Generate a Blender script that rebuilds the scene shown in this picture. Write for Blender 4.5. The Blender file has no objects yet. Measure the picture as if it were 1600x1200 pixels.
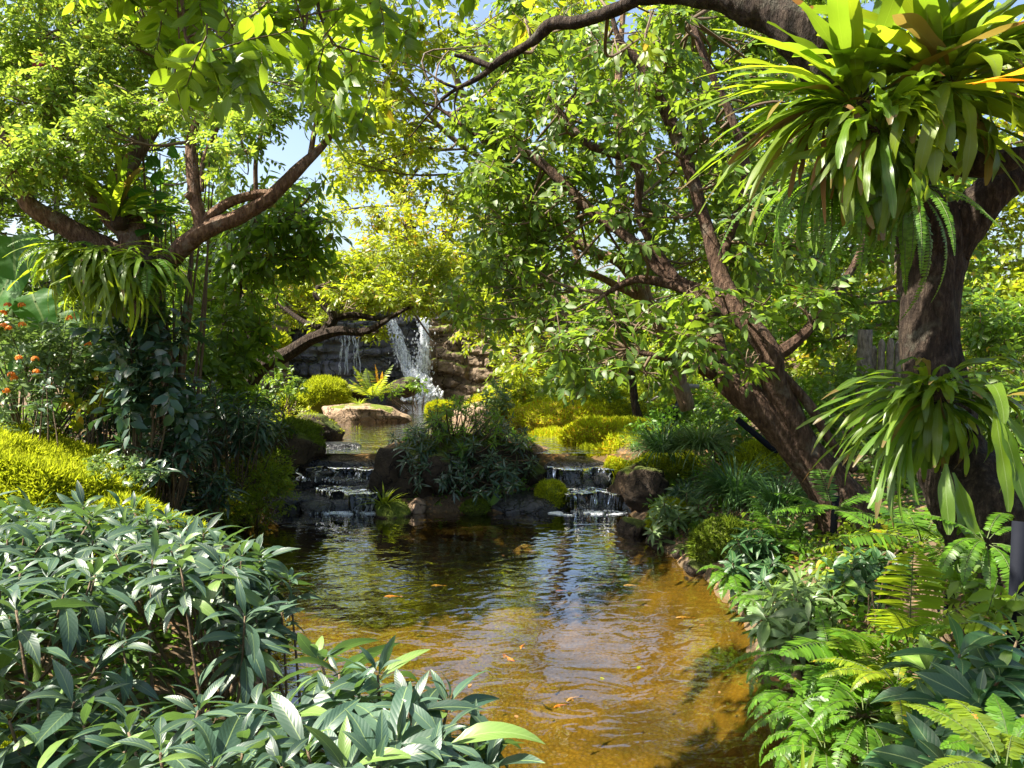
import bpy, bmesh, math, random
import numpy as np
from mathutils import Vector

# ---------------------------------------------------------------- camera, sky, sun, exposure
SC = bpy.context.scene
COL = SC.collection
EYE = np.array([0.0, 0.0, 1.9]); FPX = 1200.0; PITCH = math.atan(80 / 1200)
cam = bpy.data.cameras.new("camera"); camo = bpy.data.objects.new("camera", cam); COL.objects.link(camo)
camo.location = EYE; camo.rotation_euler = (math.pi / 2 - PITCH, 0, 0)
cam.sensor_width = 36; cam.lens = 27; cam.clip_start = 0.05; cam.clip_end = 2000
SC.camera = camo
SUN = np.array([-0.58, -0.08, 0.81]); SUN /= np.linalg.norm(SUN)
w = bpy.data.worlds.new("World"); SC.world = w; w.use_nodes = True
nt = w.node_tree; nt.nodes.clear()
sky = nt.nodes.new('ShaderNodeTexSky'); sky.sky_type = 'NISHITA'; sky.sun_disc = False
sky.sun_elevation = math.asin(SUN[2]); sky.sun_rotation = math.atan2(SUN[0], SUN[1])
sky.air_density = 1.0; sky.dust_density = 3.0; sky.ozone_density = 1.0
bg = nt.nodes.new('ShaderNodeBackground'); bg.inputs['Strength'].default_value = 0.08
wo = nt.nodes.new('ShaderNodeOutputWorld')
nt.links.new(sky.outputs[0], bg.inputs[0]); nt.links.new(bg.outputs[0], wo.inputs[0])
sl = bpy.data.lights.new("sun", 'SUN'); sl.energy = 5.0; sl.angle = math.radians(0.5); sl.color = (1.0, 0.93, 0.80)
so = bpy.data.objects.new("sun", sl); COL.objects.link(so)
so.rotation_euler = Vector(SUN).to_track_quat('Z', 'Y').to_euler(); so.location = (0, 0, 30)
SC.view_settings.view_transform = 'Standard'; SC.view_settings.look = 'None'
SC.view_settings.gamma = 1.0; SC.view_settings.exposure = 1.88
SC.cycles.max_bounces = 7; SC.cycles.diffuse_bounces = 3; SC.cycles.glossy_bounces = 3
SC.cycles.transmission_bounces = 4; SC.cycles.transparent_max_bounces = 8
SC.cycles.caustics_reflective = False; SC.cycles.caustics_refractive = False
SC.cycles.sample_clamp_indirect = 6.0
SC.cycles.use_denoising = True

# ---------------------------------------------------------------- helpers
R = np.random.default_rng(7)
def seed(n):
    global R
    R = np.random.default_rng(n)
def at(px, py, d):
    """world point seen at photo pixel (px,py), d metres in front of the camera"""
    x = (px - 800) / FPX; y = (600 - py) / FPX
    cy, sy = math.cos(PITCH), math.sin(PITCH)
    v = np.array([x, cy + y * sy, -sy + y * cy])
    return EYE + v * (d / v[1])
def wat(px, py, z=0.0):
    """world point seen at photo pixel (px,py) lying at height z"""
    v = at(px, py, 1.0) - EYE
    return EYE + v * ((z - EYE[2]) / v[2])
def nrm(a):
    return a / np.maximum(np.linalg.norm(a, axis=-1, keepdims=True), 1e-9)
def rdir(n):
    return nrm(R.normal(size=(n, 3)))
def hsh(ix, iy, iz, s):
    h = (ix * 374761393 + iy * 668265263 + iz * 2147483647 + s * 974634777) & 0xffffffff
    h = ((h ^ (h >> 13)) * 1274126177) & 0xffffffff
    h = (h ^ (h >> 16)) & 0xffffffff
    return h.astype(np.float64) / 0xffffffff
def vnoise(p, s=0):
    p = np.asarray(p, float); i = np.floor(p).astype(np.int64); f = p - i; f = f * f * (3 - 2 * f)
    r = 0
    for dx in (0, 1):
        for dy in (0, 1):
            for dz in (0, 1):
                wgt = (f[..., 0] if dx else 1 - f[..., 0]) * (f[..., 1] if dy else 1 - f[..., 1]) * (f[..., 2] if dz else 1 - f[..., 2])
                r = r + wgt * hsh(i[..., 0] + dx, i[..., 1] + dy, i[..., 2] + dz, s)
    return r
def fbm(p, o=4, s=0):
    r = 0; a = 0.5; t = 0
    for k in range(o):
        r = r + a * vnoise(np.asarray(p) * 2 ** k, s + k * 17); t += a; a *= 0.5
    return r / t * 2 - 1

class G:
    """collects arrays of faces and links them as ONE mesh object"""
    def __init__(s): s.V = []; s.F = []; s.n = 0; s.U = []
    def add(s, V, F, mi=0, uv=None):
        V = np.asarray(V, float).reshape(-1, 3)
        if uv is None: uv = np.zeros((len(V), 2))
        s.V.append(V); s.U.append(np.asarray(uv, float).reshape(-1, 2))
        if not isinstance(F, list): F = [F]
        for f in F:
            f = np.asarray(f, dtype=np.int64)
            if len(f): s.F.append((f + s.n, mi))
        s.n += len(V)
    def build(s, name, mats, parent=None, smooth=True):
        V = np.concatenate(s.V); U = np.concatenate(s.U)
        root = parent
        off = np.zeros(3)
        while root is not None:
            off += np.array(root.location); root = root.parent
        V = V - off
        loops = np.concatenate([f.ravel() for f, _ in s.F])
        tot = np.concatenate([np.full(len(f), f.shape[1]) for f, _ in s.F])
        mi = np.concatenate([np.full(len(f), m) for f, m in s.F])
        st = np.concatenate([[0], np.cumsum(tot)[:-1]])
        me = bpy.data.meshes.new(name)
        me.vertices.add(len(V)); me.vertices.foreach_set('co', V.ravel())
        me.loops.add(len(loops)); me.loops.foreach_set('vertex_index', loops.astype(np.int32))
        me.polygons.add(len(tot)); me.polygons.foreach_set('loop_start', st.astype(np.int32))
        me.polygons.foreach_set('loop_total', tot.astype(np.int32))
        me.polygons.foreach_set('material_index', mi.astype(np.int32))
        uvl = me.uv_layers.new(name='UVMap'); uvl.data.foreach_set('uv', U[loops].ravel())
        me.polygons.foreach_set('use_smooth', np.full(len(tot), smooth))
        me.update(calc_edges=True); me.validate()
        if not isinstance(mats, (list, tuple)): mats = [mats]
        for m in mats: me.materials.append(m)
        o = bpy.data.objects.new(name, me); COL.objects.link(o)
        if parent is not None: o.parent = parent
        return o

def tag(o, label, cat, group=None):
    o['label'] = label; o['category'] = cat
    if group: o['group'] = group
    return o
def thing(name, label, cat, loc, group=None):
    o = bpy.data.objects.new(name, None); COL.objects.link(o)
    o.location = tuple(float(v) for v in loc); o.empty_display_size = 0.1
    return tag(o, label, cat, group)
def kind(o, k): o['kind'] = k; return o

# ---------------------------------------------------------------- leaf templates (u along, v across in half widths)
def t_rh():
    return np.array([0, .42, 1, .42]), np.array([0, 1, 0, -1.]), [np.array([[0, 1, 2], [0, 2, 3]])]
def t_mid():
    U = np.array([0, .3, .3, .3, .68, .68, .68, 1]); V = np.array([0, -.95, 0, .95, -.72, 0, .72, 0])
    return U, V, [np.array([[0, 2, 1], [0, 3, 2], [4, 5, 7], [5, 6, 7]]), np.array([[1, 2, 5, 4], [2, 3, 6, 5]])]
def t_strip(rows, prof, cols=(-1, 0, 1)):
    u = np.linspace(0, 1, rows); wv = np.interp(u, np.linspace(0, 1, len(prof)), prof); c = len(cols)
    U = np.repeat(u, c); V = (wv[:, None] * np.array(cols)[None, :]).ravel()
    F = []
    for i in range(rows - 1):
        for j in range(c - 1):
            a = i * c + j; F.append([a, a + 1, a + c + 1, a + c])
    return U, V, [np.array(F)]
T_RH = t_rh(); T_MID = t_mid()
T_BIG = t_strip(8, [.03, .38, .78, 1, .98, .78, .42, .02])
T_BIG5 = t_strip(10, [.03, .30, .68, .92, 1, .97, .82, .6, .32, .01], (-1, -.5, 0, .5, 1))
T_STRAP = t_strip(15, [.22, .38, .6, .85, 1, 1, .97, .95, .88, .78, .62, .22])
T_BLADE = t_strip(4, [.8, 1, .7, .02], (-1, 1))
T_OVAL = t_strip(6, [.05, .75, 1, .9, .55, .03])

def bend_pts(c, d, n, L, bend, u):
    b = np.where(np.abs(bend) < 1e-3, 1e-3, bend)
    a = b * u
    return c + d * (L * np.sin(a) / b) - n * (L * (1 - np.cos(a)) / b)

def leafset(g, tm, c, d, n, L, W, bend=0.4, fold=0.15, mi=0, wave=0.0, wf=14.0):
    c = np.asarray(c, float).reshape(-1, 3); N = len(c)
    d = nrm(np.broadcast_to(d, (N, 3)).astype(float)); n = np.broadcast_to(n, (N, 3)).astype(float)
    n = nrm(n - d * np.sum(n * d, 1, keepdims=True)); s = np.cross(d, n)
    L = np.broadcast_to(L, (N,)).astype(float)[:, None, None]; W = np.broadcast_to(W, (N,)).astype(float)[:, None, None]
    bend = np.broadcast_to(bend, (N,)).astype(float)[:, None, None]
    U, V, F = tm; u = U[None, :, None]; v = V[None, :, None]
    b = np.where(np.abs(bend) < 1e-3, 1e-3, bend); a = b * u
    dd = d[:, None, :]; nn = n[:, None, :]; ss = s[:, None, :]
    nloc = nn * np.cos(a) + dd * np.sin(a)
    P = c[:, None, :] + dd * (L * np.sin(a) / b) - nn * (L * (1 - np.cos(a)) / b) + ss * (W * v)
    off = W * fold * np.abs(v)
    if wave:
        ph = R.uniform(0, 6.28, (N, 1, 1))
        off = off + W * wave * np.sin(u * wf + ph + 1.2 * np.sign(v)) * np.abs(v)
        P = P + ss * (W * 0.35 * wave * np.sin(u * 7 + ph * 2))
    P = P + nloc * off
    k = len(U); base = (np.arange(N) * k)[:, None, None]
    fs = [(f[None] + base).reshape(-1, f.shape[1]) for f in F]
    uv = np.stack([np.broadcast_to(U, (N, k)), np.broadcast_to(V, (N, k)) * .5 + .5], -1)
    g.add(P.reshape(-1, 3), fs, mi, uv)

def sticks(g, a, b, r0, r1, mi=0, sides=3):
    """many straight tapered twigs at once"""
    a = np.asarray(a, float).reshape(-1, 3); b = np.asarray(b, float).reshape(-1, 3); N = len(a)
    if N == 0: return
    t = nrm(b - a); h = np.where(np.abs(t[:, 2:3]) > .9, np.array([[1., 0, 0]]), np.array([[0, 0, 1.]]))
    s = nrm(np.cross(t, h)); q = np.cross(t, s)
    ang = np.arange(sides) * 2 * math.pi / sides
    ring = s[:, None] * np.cos(ang)[None, :, None] + q[:, None] * np.sin(ang)[None, :, None]
    r0 = np.broadcast_to(r0, (N,))[:, None, None]; r1 = np.broadcast_to(r1, (N,))[:, None, None]
    P = np.concatenate([a[:, None] + ring * r0, b[:, None] + ring * r1], 1)
    f = np.array([[i, (i + 1) % sides, sides + (i + 1) % sides, sides + i] for i in range(sides)])
    F = (f[None] + (np.arange(N) * 2 * sides)[:, None, None]).reshape(-1, 4)
    g.add(P.reshape(-1, 3), F, mi)

def smooth_path(pts, per=6):
    P = np.asarray(pts, float); n = len(P)
    if n == 2: 
        t = np.linspace(0, 1, per + 1)[:, None]; return P[0] * (1 - t) + P[1] * t
    E = np.vstack([2 * P[0] - P[1], P, 2 * P[-1] - P[-2]]); out = []
    for i in range(1, n):
        p0, p1, p2, p3 = E[i - 1], E[i], E[i + 1], E[i + 2]
        for t in np.linspace(0, 1, per, endpoint=False):
            out.append(.5 * ((2 * p1) + (-p0 + p2) * t + (2 * p0 - 5 * p1 + 4 * p2 - p3) * t * t + (-p0 + 3 * p1 - 3 * p2 + p3) * t ** 3))
    out.append(P[-1]); return np.array(out)

def tube(g, pts, rad, sides=8, mi=0, rough=0.0, per=6, sm=True, cap=True, rs=0):
    """tapered tube through points; rad is one radius per given point"""
    P0 = np.asarray(pts, float)
    P = smooth_path(P0, per) if sm else P0
    rad = np.broadcast_to(rad, (len(P0),)).astype(float)
    r = np.interp(np.linspace(0, 1, len(P)), np.linspace(0, 1, len(P0)), rad)
    T = nrm(np.gradient(P, axis=0)); m = len(P)
    s = np.cross(T[0], [0, 0, 1.]); 
    if np.linalg.norm(s) < .2: s = np.cross(T[0], [1., 0, 0])
    s = nrm(s); ang = np.arange(sides + 1) * 2 * math.pi / sides; ang[-1] = 0
    V = np.zeros((m, sides + 1, 3)); 
    for i in range(m):
        s = nrm(s - T[i] * np.dot(s, T[i])); q = np.cross(T[i], s)
        V[i] = s * np.cos(ang)[:, None] + q * np.sin(ang)[:, None]
    if rough:
        base = P[:, None] + V * r[:, None, None]
        nz = fbm(base * np.array([9, 9, 2.]) , 3, 5 + rs) * 1.3 + 0.7 * fbm(base * 3.2, 2, 9 + rs)
        ridge = np.abs(fbm(base * np.array([26, 26, 5.]), 2, 31 + rs)) 
        rr = r[:, None] * (1 + rough * nz - rough * .5 * ridge)
    else: rr = np.repeat(r[:, None], sides + 1, 1)
    X = P[:, None] + V * rr[..., None]
    ln = np.concatenate([[0], np.cumsum(np.linalg.norm(np.diff(P, axis=0), axis=1))])
    uv = np.stack([np.broadcast_to(np.linspace(0, 1, sides + 1), (m, sides + 1)), np.broadcast_to(ln[:, None], (m, sides + 1))], -1)
    F = [[i * (sides + 1) + j, i * (sides + 1) + j + 1, (i + 1) * (sides + 1) + j + 1, (i + 1) * (sides + 1) + j] for i in range(m - 1) for j in range(sides)]
    fs = [np.array(F)]
    X = X.reshape(-1, 3)
    if cap:
        k = len(X); X = np.vstack([X, P[0], P[-1]]); uv = np.vstack([uv.reshape(-1, 2), [[0, 0], [0, 0]]])
        a = [[k, j + 1, j] for j in range(sides)]; b = [[k + 1, (m - 1) * (sides + 1) + j, (m - 1) * (sides + 1) + j + 1] for j in range(sides)]
        fs.append(np.array(a + b))
    g.add(X, fs, mi, uv)
    return P, r

# ---------------------------------------------------------------- materials
class M_:
    def __init__(s, name):
        s.m = bpy.data.materials.new(name); s.m.use_nodes = True; s.t = s.m.node_tree; s.t.nodes.clear()
        s.out = s.n('ShaderNodeOutputMaterial')
    def n(s, typ, **kw):
        nd = s.t.nodes.new(typ)
        for k, v in kw.items(): setattr(nd, k, v)
        return nd
    def l(s, a, b): s.t.links.new(a, b)
    def ramp(s, fac, stops):
        r = s.n('ShaderNodeValToRGB'); e = r.color_ramp.elements
        while len(e) < len(stops): e.new(.5)
        for i, (p, c) in enumerate(stops): e[i].position = p; e[i].color = (*c, 1) if len(c) == 3 else c
        s.l(fac, r.inputs[0]); return r.outputs[0]
    def noise(s, scale, detail=4, vec=None, rough=.55):
        nd = s.n('ShaderNodeTexNoise'); nd.inputs['Scale'].default_value = scale; nd.inputs['Detail'].default_value = detail
        nd.inputs['Roughness'].default_value = rough
        if vec is not None: s.l(vec, nd.inputs['Vector'])
        return nd.outputs['Fac']
    def math(s, op, a, b=None):
        nd = s.n('ShaderNodeMath', operation=op)
        for i, v in enumerate((a, b)):
            if v is None: continue
            if isinstance(v, (int, float)): nd.inputs[i].default_value = v
            else: s.l(v, nd.inputs[i])
        return nd.outputs[0]
    def mix(s, fac, a, b, mode='MIX'):
        nd = s.n('ShaderNodeMix', data_type='RGBA', blend_type=mode)
        for i, v in ((0, fac), (6, a), (7, b)):
            if isinstance(v, (int, float)): nd.inputs[i].default_value = v
            elif isinstance(v, tuple): nd.inputs[i].default_value = (*v, 1)
            else: s.l(v, nd.inputs[i])
        return nd.outputs[2]
    def coord(s, k='Object'): return s.n('ShaderNodeTexCoord').outputs[k]
    def bump(s, h, strength=.5, dist=.01):
        b = s.n('ShaderNodeBump'); b.inputs['Strength'].default_value = strength; b.inputs['Distance'].default_value = dist
        s.l(h, b.inputs['Height']); return b.outputs[0]

def leaf_mat(name, ca, cb, tr, rough=.42, tf=.4, spec=.5, odd=None, veins=0.0, oddp=.95, tips=False):
    m = M_(name); geo = m.n('ShaderNodeNewGeometry'); rnd = m.math('FRACT', m.math('ADD', geo.outputs['Random Per Island'], m.n('ShaderNodeObjectInfo').outputs['Random']))
    col = m.mix(rnd, ca, cb)
    v2 = m.math('FRACT', m.math('MULTIPLY', rnd, 37.7))
    hsv = m.n('ShaderNodeHueSaturation'); m.l(col, hsv.inputs['Color'])
    m.l(m.math('ADD', m.math('MULTIPLY', v2, .7), .65), hsv.inputs['Value']); col = hsv.outputs[0]
    if odd is not None:
        col = m.mix(m.math('GREATER_THAN', m.math('FRACT', m.math('MULTIPLY', rnd, 91.3)), oddp), col, odd)
    nrmn = None
    if veins:
        uv = m.n('ShaderNodeSeparateXYZ'); m.l(m.coord('UV'), uv.inputs[0])
        ac = m.math('ABSOLUTE', m.math('SUBTRACT', uv.outputs[1], .5))
        rib = m.math('LESS_THAN', ac, .022)
        sv = m.math('SUBTRACT', m.math('MULTIPLY', uv.outputs[0], 34.0), m.math('MULTIPLY', ac, 15.0))
        sw = m.math('POWER', m.math('ABSOLUTE', m.math('SINE', sv)), 8.0)
        col = m.mix(m.math('MULTIPLY', rib, .75), col, (.22, .30, .10))
        inv = m.math('SUBTRACT', 1.0, m.math('ABSOLUTE', m.math('SINE', sv)))
        fine = m.math('POWER', inv, 6.0)
        col = m.mix(m.math('MULTIPLY', fine, .07 * veins), col, (.18, .26, .09))
        h = m.math('SUBTRACT', m.math('ABSOLUTE', m.math('SINE', sv)), m.math('MULTIPLY', rib, 1.0))
        nrmn = m.bump(h, .14 * veins, .003)
    tipf = None
    if tips:
        u2 = m.n('ShaderNodeSeparateXYZ'); m.l(m.coord('UV'), u2.inputs[0]); v3 = m.math('FRACT', m.math('MULTIPLY', rnd, 53.1))
        edge_ = m.math('ADD', m.math('MULTIPLY', v3, .45), m.math('ADD', .86, m.math('MULTIPLY', m.math('SUBTRACT', m.noise(30, 3, m.coord('Object')), .5), .16)))
        tipf = m.math('GREATER_THAN', u2.outputs[0], edge_); col = m.mix(m.math('MULTIPLY', m.noise(14, 4, m.coord('Object')), .45), col, (.05, .07, .012)); col = m.mix(m.math('MULTIPLY', tipf, .8), col, (.17, .11, .04))
    bs = m.n('ShaderNodeBsdfPrincipled'); m.l(col, bs.inputs['Base Color']); bs.inputs['Roughness'].default_value = rough
    bs.inputs['Specular IOR Level'].default_value = spec
    if nrmn: m.l(nrmn, bs.inputs['Normal'])
    tb = m.n('ShaderNodeBsdfTranslucent')
    tcol = m.mix(v2, tuple(x * .75 for x in tr), tuple(min(1, x * 1.2) for x in tr))
    if odd is not None:
        tcol = m.mix(m.math('GREATER_THAN', m.math('FRACT', m.math('MULTIPLY', rnd, 91.3)), oddp), tcol, odd)
    if tipf is not None: tcol = m.mix(tipf, tcol, (.22, .10, .03))
    m.l(tcol, tb.inputs[0])
    mx = m.n('ShaderNodeMixShader'); mx.inputs[0].default_value = tf
    m.l(bs.outputs[0], mx.inputs[1]); m.l(tb.outputs[0], mx.inputs[2]); m.l(mx.outputs[0], m.out.inputs[0])
    return m.m

def simple_mat(name, ca, cb, scale=8, rough=.7, bstr=.4, bdist=.02, spec=.4, detail=6):
    m = M_(name); co = m.coord('Object')
    n1 = m.noise(scale, detail, co); col = m.mix(n1, ca, cb)
    bs = m.n('ShaderNodeBsdfPrincipled'); m.l(col, bs.inputs['Base Color']); bs.inputs['Roughness'].default_value = rough
    bs.inputs['Specular IOR Level'].default_value = spec
    m.l(m.bump(m.noise(scale * 3, 5, co), bstr, bdist), bs.inputs['Normal']); m.l(bs.outputs[0], m.out.inputs[0])
    return m.m

def bark_mat(name, dark, mid, light, sc=1.0, lich=(.30, .30, .24)):
    m = M_(name); uv = m.coord('UV'); mp = m.n('ShaderNodeMapping'); mp.inputs['Scale'].default_value = (9 * sc, 6 * sc, 1)
    m.l(uv, mp.inputs[0]); co = m.coord('Object')
    mo = m.n('ShaderNodeMapping'); mo.inputs['Scale'].default_value = (1, 1, .28); m.l(co, mo.inputs[0])
    n1 = m.noise(38, 6, mo.outputs[0], .65); n2 = m.noise(6, 4, co); n3 = m.noise(20, 5, co)
    col = m.ramp(n1, [(.28, dark), (.52, mid), (.74, light)])
    col = m.mix(m.ramp(n2, [(.58, (0, 0, 0)), (.68, (1, 1, 1))]), col, m.mix(n3, lich, mid))
    bs = m.n('ShaderNodeBsdfPrincipled'); m.l(col, bs.inputs['Base Color']); bs.inputs['Roughness'].default_value = .9
    bs.inputs['Specular IOR Level'].default_value = .2
    m.l(m.bump(m.math('ADD', m.math('MULTIPLY', n1, 1.4), m.math('MULTIPLY', n3, .5)), 1.0, .05), bs.inputs['Normal'])
    m.l(bs.outputs[0], m.out.inputs[0]); return m.m

def rock_mat(name, dark, light, moss=(.16, .20, .02), mossy=0.0, rough=.85, sc=1.0, spec=.3):
    m = M_(name); co = m.coord('Object')
    n1 = m.noise(5 * sc, 8, co, .65); n2 = m.noise(26 * sc, 6, co, .6); n3 = m.noise(2.2 * sc, 4, co)
    vo = m.n('ShaderNodeTexVoronoi', feature='DISTANCE_TO_EDGE'); vo.inputs['Scale'].default_value = 7 * sc; m.l(co, vo.inputs['Vector'])
    col = m.ramp(n1, [(.25, dark), (.5, tuple((a + b) / 2 for a, b in zip(dark, light))), (.75, light)])
    wv = m.n('ShaderNodeVectorMath', operation='ADD'); m.l(co, wv.inputs[0]); nv = m.n('ShaderNodeTexNoise'); nv.inputs['Scale'].default_value = 3.5 * sc; nv.inputs['Detail'].default_value = 5; m.l(co, nv.inputs['Vector']); m.l(nv.outputs['Color'], wv.inputs[1])
    vo.inputs['Scale'].default_value = 3.2 * sc; m.l(wv.outputs[0], vo.inputs['Vector']); crack = m.ramp(vo.outputs['Distance'], [(.0, (0, 0, 0)), (.035, (1, 1, 1))])
    col = m.mix(m.math('MULTIPLY', n2, .55), col, tuple(x * .45 for x in dark)); col = m.mix(crack, tuple(x * .3 for x in dark), col)
    if mossy:
        ge = m.n('ShaderNodeNewGeometry'); sp = m.n('ShaderNodeSeparateXYZ'); m.l(ge.outputs['Normal'], sp.inputs[0])
        f = m.math('ADD', sp.outputs[2], m.math('MULTIPLY', m.math('SUBTRACT', n3, .5), 2.2))
        f = m.ramp(f, [(.75 - mossy * .6, (0, 0, 0)), (.95 - mossy * .6, (1, 1, 1))])
        col = m.mix(f, col, m.mix(n2, moss, tuple(x * .5 for x in moss)))
    bs = m.n('ShaderNodeBsdfPrincipled'); m.l(col, bs.inputs['Base Color']); bs.inputs['Roughness'].default_value = rough
    bs.inputs['Specular IOR Level'].default_value = spec
    h = m.math('ADD', m.math('MULTIPLY', crack, .35), m.math('ADD', m.math('MULTIPLY', n1, 1.0), m.math('MULTIPLY', n2, .45)))
    m.l(m.bump(h, .9, .06 / sc), bs.inputs['Normal']); m.l(bs.outputs[0], m.out.inputs[0]); return m.m

L = dict(
    mid=leaf_mat('leaf_mid', (.055, .13, .012), (.11, .20, .015), (.28, .44, .03), .38, .42, odd=(.45, .33, .03), oddp=.985),
    crepe=leaf_mat('leaf_small_green', (.09, .18, .02), (.17, .28, .025), (.38, .52, .05), .40, .46, odd=(.4, .38, .03), oddp=.97),
    vine=leaf_mat('leaf_vine', (.06, .15, .012), (.13, .23, .015), (.32, .50, .03), .38, .5, odd=(.45, .38, .03), oddp=.98),
    deep=leaf_mat('leaf_deep', (.052, .12, .010), (.115, .195, .014), (.31, .46, .03), .50, .42, spec=.6),
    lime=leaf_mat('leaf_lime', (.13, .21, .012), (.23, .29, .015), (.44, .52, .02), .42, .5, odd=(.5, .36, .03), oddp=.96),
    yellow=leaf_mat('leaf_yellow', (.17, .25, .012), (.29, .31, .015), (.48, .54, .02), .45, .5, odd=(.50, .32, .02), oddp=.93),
    near=leaf_mat('leaf_overhead', (.07, .15, .012), (.12, .21, .015), (.34, .50, .02), .38, .55, veins=.6),
    slate=leaf_mat('leaf_slate', (.024, .060, .040), (.062, .112, .070), (.15, .28, .05), .44, .25, spec=.65, veins=1.0, odd=(.14, .23, .05), oddp=.92),
    slate2=leaf_mat('leaf_dark_narrow', (.022, .055, .025), (.04, .085, .04), (.07, .16, .03), .34, .22, spec=.7),
    broad=leaf_mat('leaf_broad_dark', (.018, .062, .020), (.038, .10, .030), (.08, .20, .03), .42, .25, spec=.6, veins=1.0, odd=(.15, .26, .04), oddp=.95),
    pale=leaf_mat('leaf_pale', (.09, .16, .05), (.16, .24, .07), (.22, .34, .06), .42, .35, spec=.6),
    strap=leaf_mat('leaf_strap', (.07, .155, .012), (.125, .215, .015), (.27, .42, .02), .36, .45, spec=.5, veins=.5, odd=(.28, .20, .04), oddp=.95, tips=True),
    strapy=leaf_mat('leaf_strap_bright', (.11, .20, .012), (.19, .27, .015), (.40, .52, .02), .42, .5, veins=.5, tips=True),
    fern=leaf_mat('leaf_fern', (.05, .135, .010), (.10, .21, .014), (.22, .40, .02), .42, .45, odd=(.25, .22, .03), oddp=.997),
    ear=leaf_mat('leaf_ear', (.03, .11, .015), (.05, .15, .02), (.14, .36, .03), .5, .4, spec=.3, veins=1.0),
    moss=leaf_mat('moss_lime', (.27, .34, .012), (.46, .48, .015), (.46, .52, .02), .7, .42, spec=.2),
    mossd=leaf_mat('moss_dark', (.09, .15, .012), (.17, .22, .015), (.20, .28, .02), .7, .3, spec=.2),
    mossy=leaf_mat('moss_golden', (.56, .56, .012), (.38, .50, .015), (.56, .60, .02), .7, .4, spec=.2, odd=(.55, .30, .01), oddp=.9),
    brown=leaf_mat('leaf_dry', (.16, .08, .03), (.30, .17, .07), (.3, .16, .04), .7, .3, spec=.2),
    orange=leaf_mat('leaf_dying', (.50, .22, .012), (.62, .34, .02), (.75, .38, .02), .5, .5, veins=.6),
    grass=leaf_mat('grass_dark', (.04, .10, .025), (.08, .16, .04), (.10, .24, .03), .38, .3, spec=.6),
    flower=leaf_mat('flower_orange', (.75, .20, .03), (.85, .36, .05), (.8, .28, .04), .5, .35, spec=.2),
    pink=leaf_mat('flower_pink', (.7, .10, .16), (.75, .2, .25), (.8, .2, .25), .5, .35, spec=.2),
)
BARK = dict(
    warm=bark_mat('bark_warm', (.035, .02, .013), (.17, .10, .062), (.38, .26, .17), lich=(.30, .27, .21)),
    red=bark_mat('bark_red', (.018, .011, .008), (.085, .050, .032), (.22, .145, .10), lich=(.20, .18, .14)),
    dark=bark_mat('bark_dark', (.010, .007, .005), (.042, .029, .021), (.13, .098, .07), lich=(.12, .12, .09)),
    grey=bark_mat('bark_grey', (.05, .035, .025), (.20, .15, .11), (.42, .34, .27)),
    tan=bark_mat('bark_tan', (.09, .05, .03), (.30, .19, .12), (.46, .32, .22)),
)
TWIG = simple_mat('twig_bark', (.07, .045, .025), (.16, .11, .06), 30)
STEMG = simple_mat('green_stem', (.05, .09, .02), (.10, .12, .04), 20)
ROCK = dict(
    tan=rock_mat('rock_tan', (.20, .13, .08), (.56, .40, .27), mossy=-.25),
    dark=rock_mat('rock_dark', (.022, .016, .011), (.095, .065, .04), mossy=.25, moss=(.10, .13, .02)),
    mossy=rock_mat('rock_mossy', (.04, .028, .018), (.14, .09, .05), mossy=.75, moss=(.13, .17, .02)),
    wet=rock_mat('rock_wet', (.014, .015, .018), (.055, .055, .06), rough=.22, spec=.8),
    grey=rock_mat('rock_grey', (.07, .07, .085), (.24, .23, .25), mossy=.1, sc=.6),
    brown=rock_mat('rock_brown', (.10, .07, .045), (.34, .25, .165), mossy=.15, sc=.6),
)
# ---------------------------------------------------------------- terrain
def W2(px, py, z=0.0):
    p = wat(px, py, z); return (p[0], p[1])
POOL = np.array([(-3.2, 8.1), (-2.75, 8.55), (-1.5, 8.5), (-1.35, 8.05), (.1, 8.0), (.35, 8.45), (1.2, 8.4), (1.25, 7.9),
                 W2(1060, 880), W2(1115, 915), W2(1165, 975), W2(1185, 1040), W2(1215, 1110), W2(1255, 1190),
                 (1.15, 2.7), (.6, 2.3), (-.5, 2.35), (-1.0, 2.9), (-1.15, 3.6), (-1.5, 4.6), (-2.3, 5.7), (-2.9, 6.8)])
UPPER = np.array([(-2.3, 8.7), (-1.6, 8.55), (-1.55, 9.4), (-.6, 9.9), (.45, 9.3), (.4, 8.5), (1.15, 8.5), (1.2, 9.3), (1.7, 10.4), (1.5, 12.5),
                  (.4, 14), (-.3, 15.9), (-3.9, 15.9), (-3.6, 13), (-3.2, 11)])
def sdf(X, Y, poly):
    P = np.stack([X, Y], -1); dmin = np.full(X.shape, 1e9); ins = np.zeros(X.shape, bool)
    for i in range(len(poly)):
        a = poly[i]; b = poly[(i + 1) % len(poly)]; e = b - a
        t = np.clip(((P - a) @ e) / (e @ e), 0, 1)
        dmin = np.minimum(dmin, np.linalg.norm(P - (a + t[..., None] * e), axis=-1))
        c = ((a[1] > Y) != (b[1] > Y)) & (X < (b[0] - a[0]) * (Y - a[1]) / (b[1] - a[1] + 1e-12) + a[0])
        ins ^= c
    return np.where(ins, -dmin, dmin)
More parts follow.
